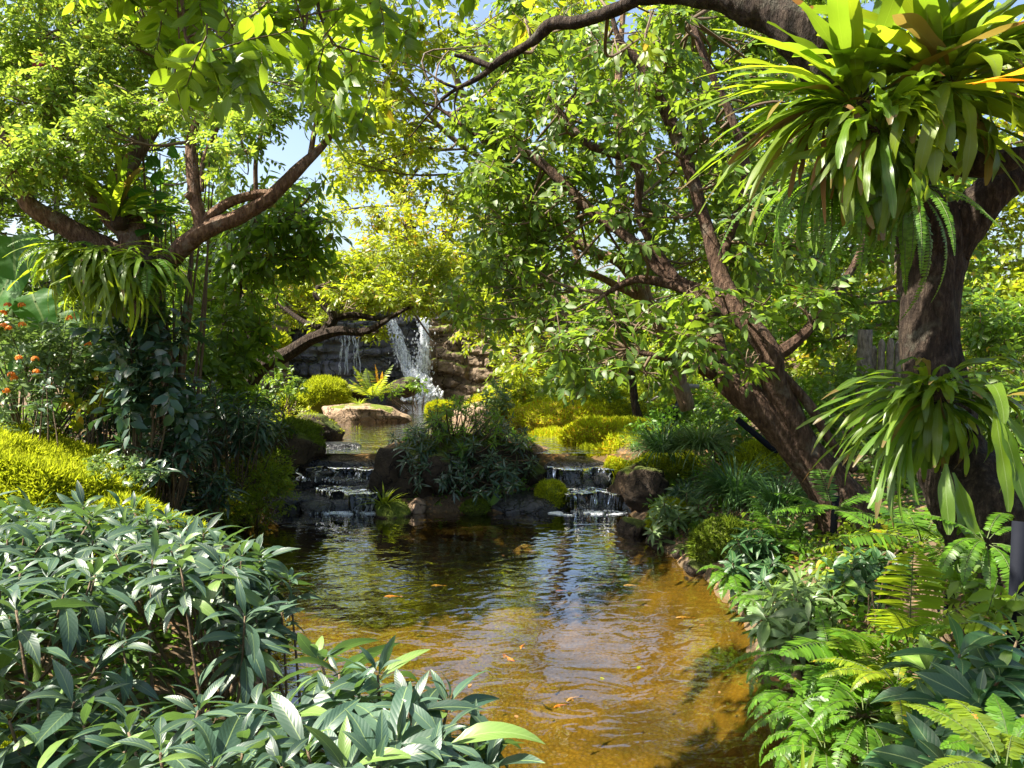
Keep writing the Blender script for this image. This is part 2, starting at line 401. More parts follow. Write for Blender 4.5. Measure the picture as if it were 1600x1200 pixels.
def HT(X, Y):
    X = np.asarray(X, float); Y = np.asarray(Y, float)
    p = np.stack([X, Y, X * 0], -1); nz = fbm(p * 1.1, 4, 3); nf = fbm(p * 6, 3, 8)
    s1 = sdf(X, Y, POOL) + nf * .06; s2 = sdf(X, Y, UPPER) + nf * .06
    h1 = np.interp(s1, [-1.2, -.4, 0, .12, .5, 1.5, 3], [-.42, -.28, 0., .10, .32, .62, .88])
    far = .88 + nz * .15
    h1 = np.where(s1 > 2.5, np.minimum(h1, 9) * 0 + far * np.clip((s1 - 2.5) * 2, 0, 1) + h1 * (1 - np.clip((s1 - 2.5) * 2, 0, 1)), h1)
    h2 = np.interp(s2, [-.6, 0, .15, .8, 2], [.28, .49, .58, .72, .9])
    # the upper level starts beyond y = 8.2; the bank between is the rock lip
    up = np.clip((Y - 8.75) / .25, 0, 1)
    h = np.where(s1 < 0, h1, np.minimum(h1, 9))
    h = h * (1 - up) + np.maximum(np.minimum(h2, 1.0), -9) * up
    h = np.where((s1 < 0) & (up < .01), h1, h)
    hill = np.clip((Y - 17.2) / 1.2, 0, 1) * 1.9 * np.exp(-((X + 1.0) / 8.0) ** 4)
    return h + hill + nf * .012
def H(x, y): return float(HT(np.array([x]), np.array([y]))[0])
def on(px, py, d):
    """ground point below the photo pixel column px at distance d"""
    p = at(px, py, d); return np.array([p[0], p[1], H(p[0], p[1])])

def ground():
    a = np.arange(-6, 6.001, .07); far = np.array([8, 11, 16, 24, 40, 80, 160, 400.])
    xs = np.concatenate([-far[::-1], a, far]); ys = np.concatenate([[-400, -150, -50, -20, -8, -3, -1], np.arange(0, 19, .07), [20, 22, 25, 30, 40, 60, 100, 200, 500.]])
    X, Y = np.meshgrid(xs, ys); Z = HT(X, Y); n, m = X.shape
    idx = np.arange(n * m).reshape(n, m)
    F = np.stack([idx[:-1, :-1], idx[:-1, 1:], idx[1:, 1:], idx[1:, :-1]], -1).reshape(-1, 4)
    m_ = M_('soil_and_bed'); co = m_.coord('Object'); sp = m_.n('ShaderNodeSeparateXYZ'); m_.l(co, sp.inputs[0])
    n1 = m_.noise(3, 7, co, .6); n2 = m_.noise(45, 5, co); vo = m_.n('ShaderNodeTexVoronoi'); vo.inputs['Scale'].default_value = 34; m_.l(co, vo.inputs['Vector'])
    soil = m_.mix(n1, (.045, .028, .016), (.16, .10, .055)); soil = m_.mix(m_.math('MULTIPLY', n2, .5), soil, (.07, .055, .02))
    soil = m_.mix(m_.ramp(vo.outputs['Color'], [(.75, (0, 0, 0)), (.8, (1, 1, 1))]), soil, (.24, .13, .05))
    bed = m_.ramp(n1, [(.30, (.03, .017, .002)), (.46, (.062, .039, .004)), (.72, (.130, .082, .008))])
    peb = m_.ramp(vo.outputs['Distance'], [(.0, (.22, .14, .03)), (.5, (.06, .033, .006))]); bed = m_.mix(.3, bed, peb)
    bed = m_.mix(m_.ramp(m_.noise(1.3, 4, co), [(.50, (0, 0, 0)), (.62, (.8, .8, .8))]), bed, (.03, .019, .004))
    f = m_.ramp(m_.math('ADD', sp.outputs[2], .5), [(.44, (1, 1, 1)), (.53, (0, 0, 0))])
    col = m_.mix(f, soil, bed)
    bs = m_.n('ShaderNodeBsdfPrincipled'); m_.l(col, bs.inputs['Base Color']); bs.inputs['Roughness'].default_value = .85
    m_.l(m_.bump(m_.math('ADD', n1, m_.math('MULTIPLY', vo.outputs['Distance'], .4)), .7, .04), bs.inputs['Normal']); m_.l(bs.outputs[0], m_.out.inputs[0])
    g = G(); g.add(np.stack([X, Y, Z], -1), F); o = g.build('ground', m_.m); kind(o, 'structure'); return o
ground()

def water_mat(name, tint, bs_=.25, scale=(3.2, 7.5), foam=False, fk=2.5):
    m = M_(name); co = m.coord('Object')
    def wv(sx, sy, sc, det):
        mp = m.n('ShaderNodeMapping'); mp.inputs['Scale'].default_value = (sx, sy, 1); m.l(co, mp.inputs[0])
        nd = m.n('ShaderNodeTexNoise'); nd.inputs['Scale'].default_value = sc; nd.inputs['Detail'].default_value = det
        nd.inputs['Distortion'].default_value = .6; m.l(mp.outputs[0], nd.inputs['Vector']); return nd.outputs['Fac']
    a = wv(scale[0], scale[1], 1.0, 2.0); b = wv(8, 17, 1.0, 2.0)
    # rings spreading from the right-hand cascade
    sub = m.n('ShaderNodeVectorMath', operation='SUBTRACT'); m.l(co, sub.inputs[0]); sub.inputs[1].default_value = (.75, 8.5, 0)
    ln = m.n('ShaderNodeVectorMath', operation='LENGTH'); m.l(sub.outputs[0], ln.inputs[0])
    ring = m.math('SINE', m.math('ADD', m.math('MULTIPLY', ln.outputs['Value'], 38.0), m.math('MULTIPLY', a, 14.0)))
    fall = m.math('DIVIDE', .35, m.math('ADD', ln.outputs['Value'], .7))
    h = m.math('ADD', m.math('ADD', m.math('MULTIPLY', a, 1.0), m.math('MULTIPLY', b, .13)), m.math('MULTIPLY', m.math('MULTIPLY', ring, fall), .12))
    bm = m.bump(h, bs_, .06)
    fr = m.n('ShaderNodeFresnel'); fr.inputs['IOR'].default_value = 1.36; m.l(bm, fr.inputs['Normal'])
    gl = m.n('ShaderNodeBsdfGlossy'); gl.inputs['Roughness'].default_value = .02; m.l(bm, gl.inputs['Normal']); gl.inputs['Color'].default_value = (1, 1, 1, 1)
    tr = m.n('ShaderNodeBsdfTransparent'); tr.inputs['Color'].default_value = (*tint, 1)
    mx = m.n('ShaderNodeMixShader'); m.l(m.math('MINIMUM', m.math('MULTIPLY', fr.outputs[0], fk), 1.0), mx.inputs[0]); m.l(tr.outputs[0], mx.inputs[1]); m.l(gl.outputs[0], mx.inputs[2])
    m.l(mx.outputs[0], m.out.inputs[0]); return m.m
WATER = water_mat('pond_water', (.93, .84, .42), .15, (4.0, 6.2))
WATERU = water_mat('stream_water', (.92, .85, .62), .45, (5, 9))
WATERC = water_mat('cascade_water', (.45, .48, .50), .9, (9, 9), fk=1.2)
def sheet(name, x0, x1, y0, y1, z, mat):
    g = G(); xs = np.linspace(x0, x1, 30); ys = np.linspace(y0, y1, 30); X, Y = np.meshgrid(xs, ys)
    idx = np.arange(900).reshape(30, 30); F = np.stack([idx[:-1, :-1], idx[:-1, 1:], idx[1:, 1:], idx[1:, :-1]], -1).reshape(-1, 4)
    g.add(np.stack([X, Y, X * 0 + z], -1), F); return kind(g.build(name, mat), 'structure')
sheet('pond_water', -3.4, 2.2, 1.8, 8.62, 0.0, WATER)
sheet('stream_water', -4.2, 1.9, 8.84, 16.3, 0.5, WATERU)

# ---------------------------------------------------------------- rocks
def ico(sub):
    bm = bmesh.new(); bmesh.ops.create_icosphere(bm, subdivisions=sub, radius=1)
    V = np.array([v.co[:] for v in bm.verts]); F = np.array([[v.index for v in f.verts] for f in bm.faces]); bm.free(); return V, F
ICO = {k: ico(k) for k in (1, 2, 3, 4, 5)}
def rock_geo(c, r, s, sub=4, cuts=9, amp=.22, flat=0.0):
    rr = np.random.default_rng(s); V, F = ICO[sub]; V = V.copy()
    for k in range(cuts):
        n = nrm(rr.normal(size=3) * np.array([1, 1, .7])); h = rr.uniform(.55, .85); dd = V @ n
        V -= np.clip(dd - h, 0, None)[:, None] * n * .88
    if flat: V[:, 2] = np.where(V[:, 2] > flat, flat + (V[:, 2] - flat) * .2, V[:, 2])
    base = V * np.asarray(r) ; q = base / max(r)
    disp = fbm(q * 1.8 + s, 4, s) * amp + np.abs(fbm(q * 5 + s, 4, s + 3)) * amp * .42
    V = V * (1 + disp[:, None])
    layer = fbm(np.stack([q[:, 0] * .6, q[:, 1] * .6, q[:, 2] * 9], -1) + s, 2, s + 9)
    V[:, :2] *= (1 + .07 * layer[:, None])
    return V * np.asarray(r) + np.asarray(c), F
def tri_scatter(V, F, n, zmin=.15, nthr=-9, s=0, ns=3.0, top=None):
    a, b, c = V[F[:, 0]], V[F[:, 1]], V[F[:, 2]]; cr = np.cross(b - a, c - a); ar = np.linalg.norm(cr, axis=1); N = cr / np.maximum(ar[:, None], 1e-9)
    mid = (a + b + c) / 3; ok = (N[:, 2] > zmin) & (fbm(mid * ns, 3, s + 77) > nthr)
    if top is not None: ok &= top(mid)
    ix = np.where(ok)[0]
    if not len(ix): return np.zeros((0, 3)), np.zeros((0, 3))
    pick = R.choice(ix, n, p=ar[ix] / ar[ix].sum()); u = R.random((n, 2)); f = u.sum(1) > 1; u[f] = 1 - u[f]
    return a[pick] + (b - a)[pick] * u[:, :1] + (c - a)[pick] * u[:, 1:], N[pick]
def blades(g, P, N, Ln, W, lean=.5, bend=.8, mi=0, tm=None, up=.5):
    n = len(P)
    if n == 0: return
    d = nrm(N * (1 - up) + np.array([0, 0, up]) + R.normal(size=(n, 3)) * lean)
    leafset(g, tm or T_RH, P, d, rdir(n) + np.array([0, 0, .4]), Ln * R.uniform(.5, 1.25, n), W * R.uniform(.7, 1.3, n), bend * R.uniform(.2, 1.3, n), .1, mi)
def rock(name, label, c, r, s, mat='tan', moss=0, mossmat='moss', sub=4, mthr=-.1, mlen=.03, cat='rock', group=None, flat=0.0, zmin=.25, **kw):
    seed(s); c = np.asarray(c, float); t = thing(name, label, cat, (c[0], c[1], c[2] - r[2] * .8), group)
    V, F = rock_geo(c, r, s, sub, flat=flat, **kw); g = G(); g.add(V, F); g.build('stone', ROCK[mat], t)
    if moss:
        g = G(); P, N = tri_scatter(V, F, moss, zmin, mthr, s); blades(g, P, N, mlen, mlen * .16); g.build('moss', L[mossmat], t)
    return t
def mound(name, label, c, r, s, n=4000, mat='moss', ln=.05, wd=None, cat='moss', low=None, lean=.45, tm=None, group=None, bump=.18):
    """a hummock of fine growth over a rounded core"""
    seed(s); c = np.asarray(c, float); ln = ln * 1.25; t = thing(name, label, cat, (c[0], c[1], c[2] - r[2] * .6), group)
    V, F = ICO[4]; V = V.copy(); q = V.copy()
    V = V * (1 + bump * fbm(q * 2.2 + s, 4, s)[:, None]) * np.asarray(r) + c
    g = G(); g.add(V, F); g.build('core', MOSSCORE[mat] if mat in MOSSCORE else MOSSCORE['moss'], t)
    g = G(); P, N = tri_scatter(V, F, n, -.35, -9, s); cl = fbm(P * 9, 2, s + 4)
    d = nrm(N * .7 + np.array([0, 0, .35]) + R.normal(size=P.shape) * lean)
    leafset(g, tm or T_RH, P, d, rdir(n) + np.array([0, 0, .3]), ln * R.uniform(.5, 1.3, n) * (1 + .9 * cl), (wd or ln * .11) * R.uniform(.7, 1.3, n), R.uniform(.1, 1.2, n), .1)
    g.build('growth', L[mat], t); return t
MOSSCORE = dict(moss=simple_mat('moss_core', (.10, .14, .01), (.22, .25, .015), 30, .95, .8, .03),
                mossd=simple_mat('moss_core_dark', (.05, .07, .01), (.10, .12, .01), 30, .95, .8, .03),
                mossy=simple_mat('moss_core_golden', (.24, .18, .01), (.30, .28, .015), 30, .95, .8, .03))

# ---------------------------------------------------------------- plants
def ell(b):
    """blob (px, py, d, rx_px, ry_px, depth_m) -> centre, radii"""
    px, py, d, rx, ry, dz = b; return at(px, py, d), np.array([rx / FPX * d, dz, ry / FPX * d])
def twig_leaves(g, P, D, tl, nl, LL, LW, mi=0, tm=None, droop=.25, stem_mi=None, fold=.2, opp=False, ang=.85, bend=.5):
    """pinnate twigs: nl leaves along each, plus a terminal one"""
    n = len(P); tl = np.broadcast_to(tl, (n,)) * R.uniform(.7, 1.25, n)
    D = nrm(D); up = np.array([0, 0, 1.]) + R.normal(size=(n, 3)) * .35
    up = nrm(up - D * np.sum(up * D, 1, keepdims=True)); S = np.cross(D, up)
    bd = np.broadcast_to(droop, (n,)) * R.uniform(.3, 2.2, n)
    t = np.linspace(.12, 1.0, nl)
    cs = []; ds = []; ns = []; ls = []
    for j in range(nl):
        a = bd * t[j]; sgn = 1 if j % 2 else -1
        b_ = np.where(bd < 1e-3, 1e-3, bd)
        c = P + D * (tl * np.sin(a) / b_)[:, None] - up * (tl * (1 - np.cos(a)) / b_)[:, None]
        T = D * np.cos(a)[:, None] - up * np.sin(a)[:, None]; N_ = up * np.cos(a)[:, None] + D * np.sin(a)[:, None]
        last = j == nl - 1
        for sg in ((1, -1) if (opp and not last) else (sgn,)):
            d = T * (1.0 if last else math.cos(ang)) + S * (0 if last else sg * math.sin(ang)) + R.normal(size=(n, 3)) * .22 - np.array([0, 0, .12])
            cs.append(c); ds.append(d); ns.append(N_ + R.normal(size=(n, 3)) * .35)
            ls.append(LL * R.uniform(.65, 1.15, n) * (1.0 if not last else 1.05) * (.75 + .5 * math.sin(math.pi * min(t[j], .9))))
    ls = np.concatenate(ls)
    leafset(g, tm or T_MID, np.concatenate(cs), np.concatenate(ds), np.concatenate(ns), ls, ls * LW / LL, R.uniform(0, 2 * bend, len(ls)), fold, mi)
    if stem_mi is not None:
        b_ = np.where(bd < 1e-3, 1e-3, bd)
        mp = P + D * (tl * np.sin(bd * .5) / b_)[:, None] - up * (tl * (1 - np.cos(bd * .5)) / b_)[:, None]
        e = P + D * (tl * np.sin(bd) / b_)[:, None] - up * (tl * (1 - np.cos(bd)) / b_)[:, None]
        sticks(g, P, mp, LL * .035, LL * .028, stem_mi); sticks(g, mp, e, LL * .028, LL * .015, stem_mi)
def crown(g, blobs, LL, LW, nl=8, tl=None, cov=1.6, mi=0, tm=None, droop=.3, stem_mi=1, opp=False, upb=.15, inner=.3, world=False, fold=.2, ang=.85, gap=-.42):
    tl = tl or LL * nl * .33
    for b in blobs:
        c, r = (b[0], b[1]) if world else ell(b)
        n = max(4, int(cov * math.pi * r[0] * r[2] / (nl * (2 if opp else 1) * .62 * LL * LW)))
        q = rdir(n); rad = (R.uniform(inner ** 3, 1, n)) ** (1 / 3)
        P = c + q * rad[:, None] * r
        # uneven outline: clumps swell and thin out
        P = P + (fbm(P * 1.7, 2, 5)[:, None]) * q * r * .45
        keep = fbm(P * 2.6, 2, 19) > (-.32 if gap is None else gap)
        P = P[keep]; q = q[keep]; n = len(P)
        D = q * .75 + R.normal(size=(n, 3)) * .5 + np.array([0, 0, upb])
        twig_leaves(g, P - nrm(D) * tl * .5, D, tl, nl, LL, LW, mi, tm, droop, stem_mi, fold, opp, ang)
def limb_pts(l):
    return np.array([at(a, b, d) for a, b, d, _ in l]), np.array([r / FPX * d for a, b, d, r in l])
def tree(name, label, cat, base, limbs, blobs, bark, leaf, LL, LW, sd, group=None, nl=8, cov=1.6, sides=10, rough=.12, cap=None, conn=.014, crowns=None, per=6, ck=1.9, **kw):
    """limbs: first is the trunk; each a list of (px,py,d,radius px)"""
    seed(sd); t = thing(name, label, cat, base, group); nodes = []
    for i, l in enumerate(limbs):
        P0, r0 = limb_pts(l); g = G(); P, r = tube(g, P0, r0, sides if i == 0 else max(6, sides - 2), rough=rough, per=per, rs=i)
        g.build('trunk' if i == 0 else 'limb', BARK[bark], t); nodes.append(np.column_stack([P, r]))
    nodes = np.concatenate(nodes)
    if blobs:
        g = G(); gb = G()
        for b in blobs:
            c, rad = ell(b[:6])
            dd = np.linalg.norm(nodes[:, :3] - c, axis=1) + np.where(nodes[:, 2] > c[2] + .3, .8, 0); k = int(np.argmin(dd)); a = nodes[k, :3]
            if dd[k] < 6:
                rr = min(conn, nodes[k, 3] * .8); mid = (a + c) / 2 + R.normal(size=3) * .12 * dd[k] + np.array([0, 0, -.05 * dd[k]])
                P, _ = tube(gb, [a, mid, c], [rr, rr * .75, rr * .45], 5, per=5)
                for j in range(5):
                    st = P[int(R.integers(len(P) // 2, len(P)))]; e = c + rdir(1)[0] * rad * R.uniform(.5, .9)
                    m2 = (st + e) / 2 + R.normal(size=3) * .06; tube(gb, [st, m2, e], [rr * .45, rr * .33, rr * .15], 4, per=3, cap=False)
        if gb.V: gb.build('branches', TWIG if bark != 'grey' else BARK['grey'], t)
        crown(g, blobs, LL, LW, nl, cov=cov * ck, **kw)
        g.build('crown', [L[leaf], TWIG], t)
    return t, nodes

def rosettes(name, label, cat, base, tips, leaf, LL, LW, sd, nleaf=11, group=None, tm=None, bend=.7, bush=True, stem=.006, low=2, fold=.22):
    """woody shrub: stems rising from the base, each ending in whorls of long leaves"""
    seed(sd); t = thing(name, label, cat, base, group); base = np.asarray(base, float)
    gs = G(); g = G()
    for tip in tips:
        tip = np.asarray(tip, float); b0 = base + np.array([R.uniform(-.12, .12), R.uniform(-.12, .12), -.03])
        mid = b0 * .4 + tip * .6 + np.array([0, 0, -.10]) + R.normal(size=3) * .03
        hub = tip - np.array([0, 0, LL * .12]); tube(gs, [b0, mid, hub], [stem * 1.5, stem * 1.1, stem * .7], 5, per=4)
        ax = nrm(hub - mid + np.array([0, 0, .25]))
        for lay in range(low + 1):
            n = nleaf if lay == 0 else max(4, int(nleaf * .6)); o = hub - ax * LL * (.28 * lay) if lay else hub
            ph = np.arange(n) * 2.39996 + R.uniform(0, 6.28); el = np.linspace(1.15, .0, n) if lay == 0 else R.uniform(-.35, .35, n)
            s_ = nrm(np.cross(ax, [0.3, 1, .1])); q_ = np.cross(ax, s_)
            d = (s_ * np.cos(ph)[:, None] + q_ * np.sin(ph)[:, None]) * np.cos(el)[:, None] + ax * np.sin(el)[:, None]
            d = nrm(d + R.normal(size=(n, 3)) * .2); nn = ax * 1.0 - d * .3 + R.normal(size=(n, 3)) * .28
            sz = (np.linspace(.5, 1.08, n) if lay == 0 else np.full(n, .95)) * R.uniform(.6, 1.2, n) * LL
            c = o - ax * (np.linspace(-.02, .14, n)[:, None] * LL)
            leafset(g, tm or T_BIG, c + d * LL * .03, d, nn, sz, sz * LW / LL, bend * R.uniform(.5, 1.6, n), fold, 0, wave=.10, wf=9)
    gs.build('stem', TWIG, t); g.build('foliage', L[leaf], t); return t

def frond_geo(g, b, d, n, Ln, pl, pw, bend, npin=26, mi=0, smi=1, tip=.12, ang=.25, tm=None, pb=.3, start=.12, prof=None):
    d = nrm(np.asarray(d, float)); n = np.asarray(n, float); n = nrm(n - d * np.dot(n, d)); s = np.cross(d, n)
    u = np.linspace(start, .985, npin); be = bend if abs(bend) > 1e-3 else 1e-3
    f = lambda u: b + d * (Ln * np.sin(be * u) / be)[:, None] - n * (Ln * (1 - np.cos(be * u)) / be)[:, None]
    C = f(u); T = d * np.cos(be * u)[:, None] - n * np.sin(be * u)[:, None]; N = n * np.cos(be * u)[:, None] + d * np.sin(be * u)[:, None]
    pr = np.interp(u, [0, .12, .35, .6, .85, 1], prof or [.35, .6, 1, .95, .5, tip])
    for sg in (1, -1):
        dd = s * sg * math.cos(ang) + T * math.sin(ang) + R.normal(size=C.shape) * .06 - N * .1
        leafset(g, tm or T_MID, C, dd, N, pl * pr * R.uniform(.9, 1.08, npin), pw * R.uniform(.85, 1.1, npin), pb * R.uniform(.4, 1.7, npin), .15, mi)
    Q = f(np.linspace(0, 1, 9)); sticks(g, Q[:-1], Q[1:], np.linspace(.006, .002, 8) * Ln * 1.3, np.linspace(.0055, .0015, 8) * Ln * 1.3, smi, 4)
def fern(name, label, base, n, Ln, sd, leaf='fern', pl=.09, pw=.011, spread=(.35, 1.2), bend=1.1, npin=26, cat='fern', group=None, dirs=None, tm=None, az=(0, 6.283), hub=0.03, **kw):
    seed(sd); base = np.asarray(base, float); t = thing(name, label, cat, base, group)
    for i in range(n):
        g = G()
        if dirs is not None: d = np.asarray(dirs[i][:3], float); l_ = Ln * (dirs[i][3] if len(dirs[i]) > 3 else 1)
        else:
            a = az[0] + (az[1] - az[0]) * ((i + R.uniform(-.3, .3)) / n); e = R.uniform(*spread); d = np.array([math.cos(a) * math.cos(e), math.sin(a) * math.cos(e), math.sin(e)]); l_ = Ln * R.uniform(.7, 1.15)
        up = np.array([-d[0], -d[1], 1.2]) if d[2] > -.2 else np.array([d[0], d[1], .5]); 
        frond_geo(g, base + d * hub, d, up, l_, pl * l_ / Ln, pw, bend * R.uniform(.6, 1.3), npin, tm=tm, **kw)
        g.build('frond', [L[leaf], STEMG], t)
    return t
def straps(t, base, dirs, leaf, W, name='frond', bend=1.3, wave=.25, spreadb=.08, tm=None, fold=.2):
    """one child per strap-shaped frond; dirs rows are (dx,dy,dz,length,bend,halfwidth)"""
    for row in dirs:
        d = nrm(np.array(row[:3])); g = G(); b = np.asarray(base) + d * spreadb * R.uniform(.3, 1.2) + R.normal(size=3) * .02
        up = np.array([-d[0] * .9, -d[1] * .9, 1.0]) if d[2] > -.5 else np.array([d[0], d[1], .6]) 
        leafset(g, tm or T_STRAP, b, d, up + R.normal(size=3) * .2, row[3], row[5], row[4], fold, 0, wave=wave, wf=R.uniform(9, 20))
        g.build(name, L[leaf if isinstance(leaf, str) else leaf[int(R.integers(len(leaf)))]], t)
def tuft(name, label, base, n, Ln, W, sd, leaf='grass', lean=.6, bend=1.5, rad=.08, cat='grass tuft', group=None):
    seed(sd); t = thing(name, label, cat, base, group); g = G(); a = R.uniform(0, 6.283, n); e = R.uniform(.35, 1.45, n)
    d = np.stack([np.cos(a) * np.cos(e), np.sin(a) * np.cos(e), np.sin(e)], -1) + R.normal(size=(n, 3)) * .1
    P = np.asarray(base) + np.stack([np.cos(a), np.sin(a), a * 0], -1) * (rad * R.random(n) ** .5)[:, None]
    leafset(g, t_strip(7, [.7, 1, .95, .8, .55, .02], (-1, 0, 1)), P, d, np.stack([-np.cos(a), -np.sin(a), a * 0 + .8], -1), Ln * R.uniform(.6, 1.2, n), W * R.uniform(.7, 1.2, n), bend * R.uniform(.5, 1.4, n), .25)
    g.build('blades', L[leaf], t); return t
def bush(name, label, cat, blobs, leaf, LL, LW, sd, nl=7, cov=2.0, group=None, base=None, stems=6, flowers=0, fmat='flower', fsize=.035, **kw):
    seed(sd); c0, r0 = ell(blobs[0]); 
    if base is None: base = np.array([c0[0], c0[1], min(H(c0[0], c0[1]), c0[2])])
    t = thing(name, label, cat, base, group); gs = G()
    for b in blobs:
        c, r = ell(b)
        for k in range(stems):
            e = c + rdir(1)[0] * r * .75; tube(gs, [base + R.normal(size=3) * np.array([.05, .05, 0]), (base + e) / 2 + R.normal(size=3) * .05, e], [LL * .09 + .003, LL * .07 + .002, LL * .03], 5, per=4, cap=False)
    gs.build('stem', TWIG, t); g = G(); crown(g, blobs, LL, LW, nl, cov=cov, **kw); g.build('foliage', [L[leaf], STEMG], t)
    for k in range(flowers):
        c, r = ell(blobs[int(R.integers(len(blobs)))]); q = rdir(1)[0]; q[2] = abs(q[2]); q[1] = -abs(q[1]); flower(c + nrm(q) * r * 1.02, fsize, fmat, t)
    return t
def flower(p, s, mat, parent, n=14, name='flower_cluster'):
    g = G(); q = rdir(n); q[:, 2] = np.abs(q[:, 2]); P = np.asarray(p) + q * s * .7
    for k in range(4):
        a = k * math.pi / 2; ref = nrm(np.cross(q, [0.2, .3, 1])); sec = np.cross(q, ref); d = ref * math.cos(a) + sec * math.sin(a) + q * .35
        leafset(g, T_MID, P, d, q, s * .55, s * .22, .3, .1)
    return g.build(name, L[mat], parent)
# ---------------------------------------------------------------- rock wall and waterfall
def wall_section(name, label, x0, x1, y0, y1, z0, z1, mat, s, curve=.5, row=.17):
    """battered wall of stacked, rounded rocks; x0,y0 -> x1,y1 along the foot"""
    seed(s); t = thing(name, label, 'rock wall', ((x0 + x1) / 2, (y0 + y1) / 2, z0)); rr = np.random.default_rng(s)
    Ln = math.hypot(x1 - x0, y1 - y0); nu = int(Ln / .022); nv = int((z1 - z0) / .022)
    u = np.linspace(0, Ln, nu); v = np.linspace(z0, z1, nv); U, V = np.meshgrid(u, v)
    wv = V + .22 * fbm(np.stack([U * .9, V * .8, V * 0], -1), 3, s)
    edges = [z0 - .3]
    while edges[-1] < z1 + .3: edges.append(edges[-1] + rr.uniform(row * .45, row * 2.0))
    edges = np.array(edges); ri = np.clip(np.searchsorted(edges, wv) - 1, 0, len(edges) - 2)
    fy = (wv - edges[ri]) / (edges[ri + 1] - edges[ri])
    D = np.zeros_like(U)
    for k in range(len(edges) - 1):
        xs = [-1.0]
        while xs[-1] < Ln + 1: xs.append(xs[-1] + rr.uniform(.14, 1.3))
        xs = np.array(xs); h = rr.uniform(-.07, .13, len(xs)); m = ri == k; uu = U[m] + .03 * fbm(np.stack([V[m] * 9, U[m], U[m]], -1), 2, s + 1)
        ci = np.clip(np.searchsorted(xs, uu) - 1, 0, len(xs) - 2); fx = (uu - xs[ci]) / (xs[ci + 1] - xs[ci])
        wd = (xs[ci + 1] - xs[ci]); ed = np.minimum(np.minimum(fx, 1 - fx) * wd / .05, 1); ev = np.minimum(np.minimum(fy[m], 1 - fy[m]) * (edges[k + 1] - edges[k]) / .05, 1)
        D[m] = h[ci] * np.clip(ed * 1.2, 0, 1) + .075 * np.sqrt(np.clip(ed * ev, 0, 1))
    D = D + .09 * fbm(np.stack([U * 4, V * 7, U * 0], -1), 5, s + 2) + .25 * fbm(np.stack([U * .6, V * .7, U * 0], -1), 2, s + 4)
    D -= (V - z0) * .10
    tx, ty = (x1 - x0) / Ln, (y1 - y0) / Ln; nx, ny = ty, -tx
    bulge = curve * np.sin(np.pi * U / Ln)
    Dt = D + bulge
    X = x0 + tx * U + nx * Dt; Y = y0 + ty * U + ny * Dt
    P = np.stack([X, Y, V], -1)
    back = np.stack([x0 + tx * u - nx * .8, y0 + ty * u - ny * .8, u * 0 + z1 - .1], -1)[None]
    P = np.concatenate([P, back], 0); n, m = P.shape[:2]; idx = np.arange(n * m).reshape(n, m)
    F = np.stack([idx[:-1, :-1], idx[:-1, 1:], idx[1:, 1:], idx[1:, :-1]], -1).reshape(-1, 4)
    g = G(); g.add(P, F); g.build('stonework', ROCK[mat], t); return t
wall_section('rock_wall', 'grey blue wet rock wall in shade left of the falling water', -5.0, -1.75, 15.6, 16.3, .35, 2.15, 'grey', 41)
wall_section('rock_wall', 'dark recessed rock face directly behind the waterfall', -2.9, -1.4, 16.4, 16.5, .35, 2.35, 'grey', 43, .1, .3)
wall_section('rock_wall', 'brown layered rock wall right of the waterfall', -1.72, 1.1, 16.1, 15.3, .35, 2.2, 'brown', 42, .25, .14)
wall_section('rock_wall', 'tan stone pillar at the left end of the grey wall', -5.3, -4.35, 15.2, 15.1, .35, 2.75, 'brown', 44, .15, .22)

def wmat():
    m = M_('falling_water'); co = m.coord('Object'); mp = m.n('ShaderNodeMapping'); mp.inputs['Scale'].default_value = (30, 30, 5); m.l(co, mp.inputs[0])
    n1 = m.noise(1.0, 4, mp.outputs[0]); f = m.ramp(n1, [(.38, (0, 0, 0)), (.62, (1, 1, 1))])
    bs = m.n('ShaderNodeBsdfPrincipled'); bs.inputs['Base Color'].default_value = (.82, .86, .90, 1); bs.inputs['Roughness'].default_value = .25
    tl = m.n('ShaderNodeBsdfTranslucent'); tl.inputs[0].default_value = (.85, .9, .95, 1); a = m.n('ShaderNodeMixShader'); a.inputs[0].default_value = .45
    m.l(bs.outputs[0], a.inputs[1]); m.l(tl.outputs[0], a.inputs[2])
    tr = m.n('ShaderNodeBsdfTransparent'); b = m.n('ShaderNodeMixShader'); m.l(m.math('MULTIPLY', f, .9), b.inputs[0]); m.l(tr.outputs[0], b.inputs[1]); m.l(a.outputs[0], b.inputs[2]); m.l(b.outputs[0], m.out.inputs[0]); return m.m
FALL = wmat()
def fmat2():
    m = M_('foam'); bs = m.n('ShaderNodeBsdfPrincipled'); bs.inputs['Base Color'].default_value = (.85, .88, .92, 1); bs.inputs['Roughness'].default_value = .4
    m.l(bs.outputs[0], m.out.inputs[0]); return m.m
FOAM = fmat2()
def strand(g, P, w, s):
    """ribbon of falling water with a wandering, broken edge"""
    P = smooth_path(P, 8); n = len(P); k = 7
    T = nrm(np.gradient(P, axis=0)); S = nrm(np.cross(T, [0, -1, .15])); u = np.linspace(0, 1, n); ww = np.interp(u, np.linspace(0, 1, len(w)), w)
    ww = ww * (1 + .5 * fbm(np.stack([u * 8, u * 0 + s, u * 0], -1), 3, s)); c = P + S * (.05 * fbm(np.stack([u * 5, u * 0 + s * 3, u * 0], -1), 2, s + 2))[:, None]
    V = c[:, None] + S[:, None] * (ww[:, None] * np.linspace(-1, 1, k))[..., None]; V[..., 1] -= .05 * (1 - np.linspace(-1, 1, k) ** 2)[None] + .03 * R.random((n, k))
    idx = np.arange(n * k).reshape(n, k); F = np.stack([idx[:-1, :-1], idx[:-1, 1:], idx[1:, 1:], idx[1:, :-1]], -1).reshape(-1, 4); g.add(V, F)
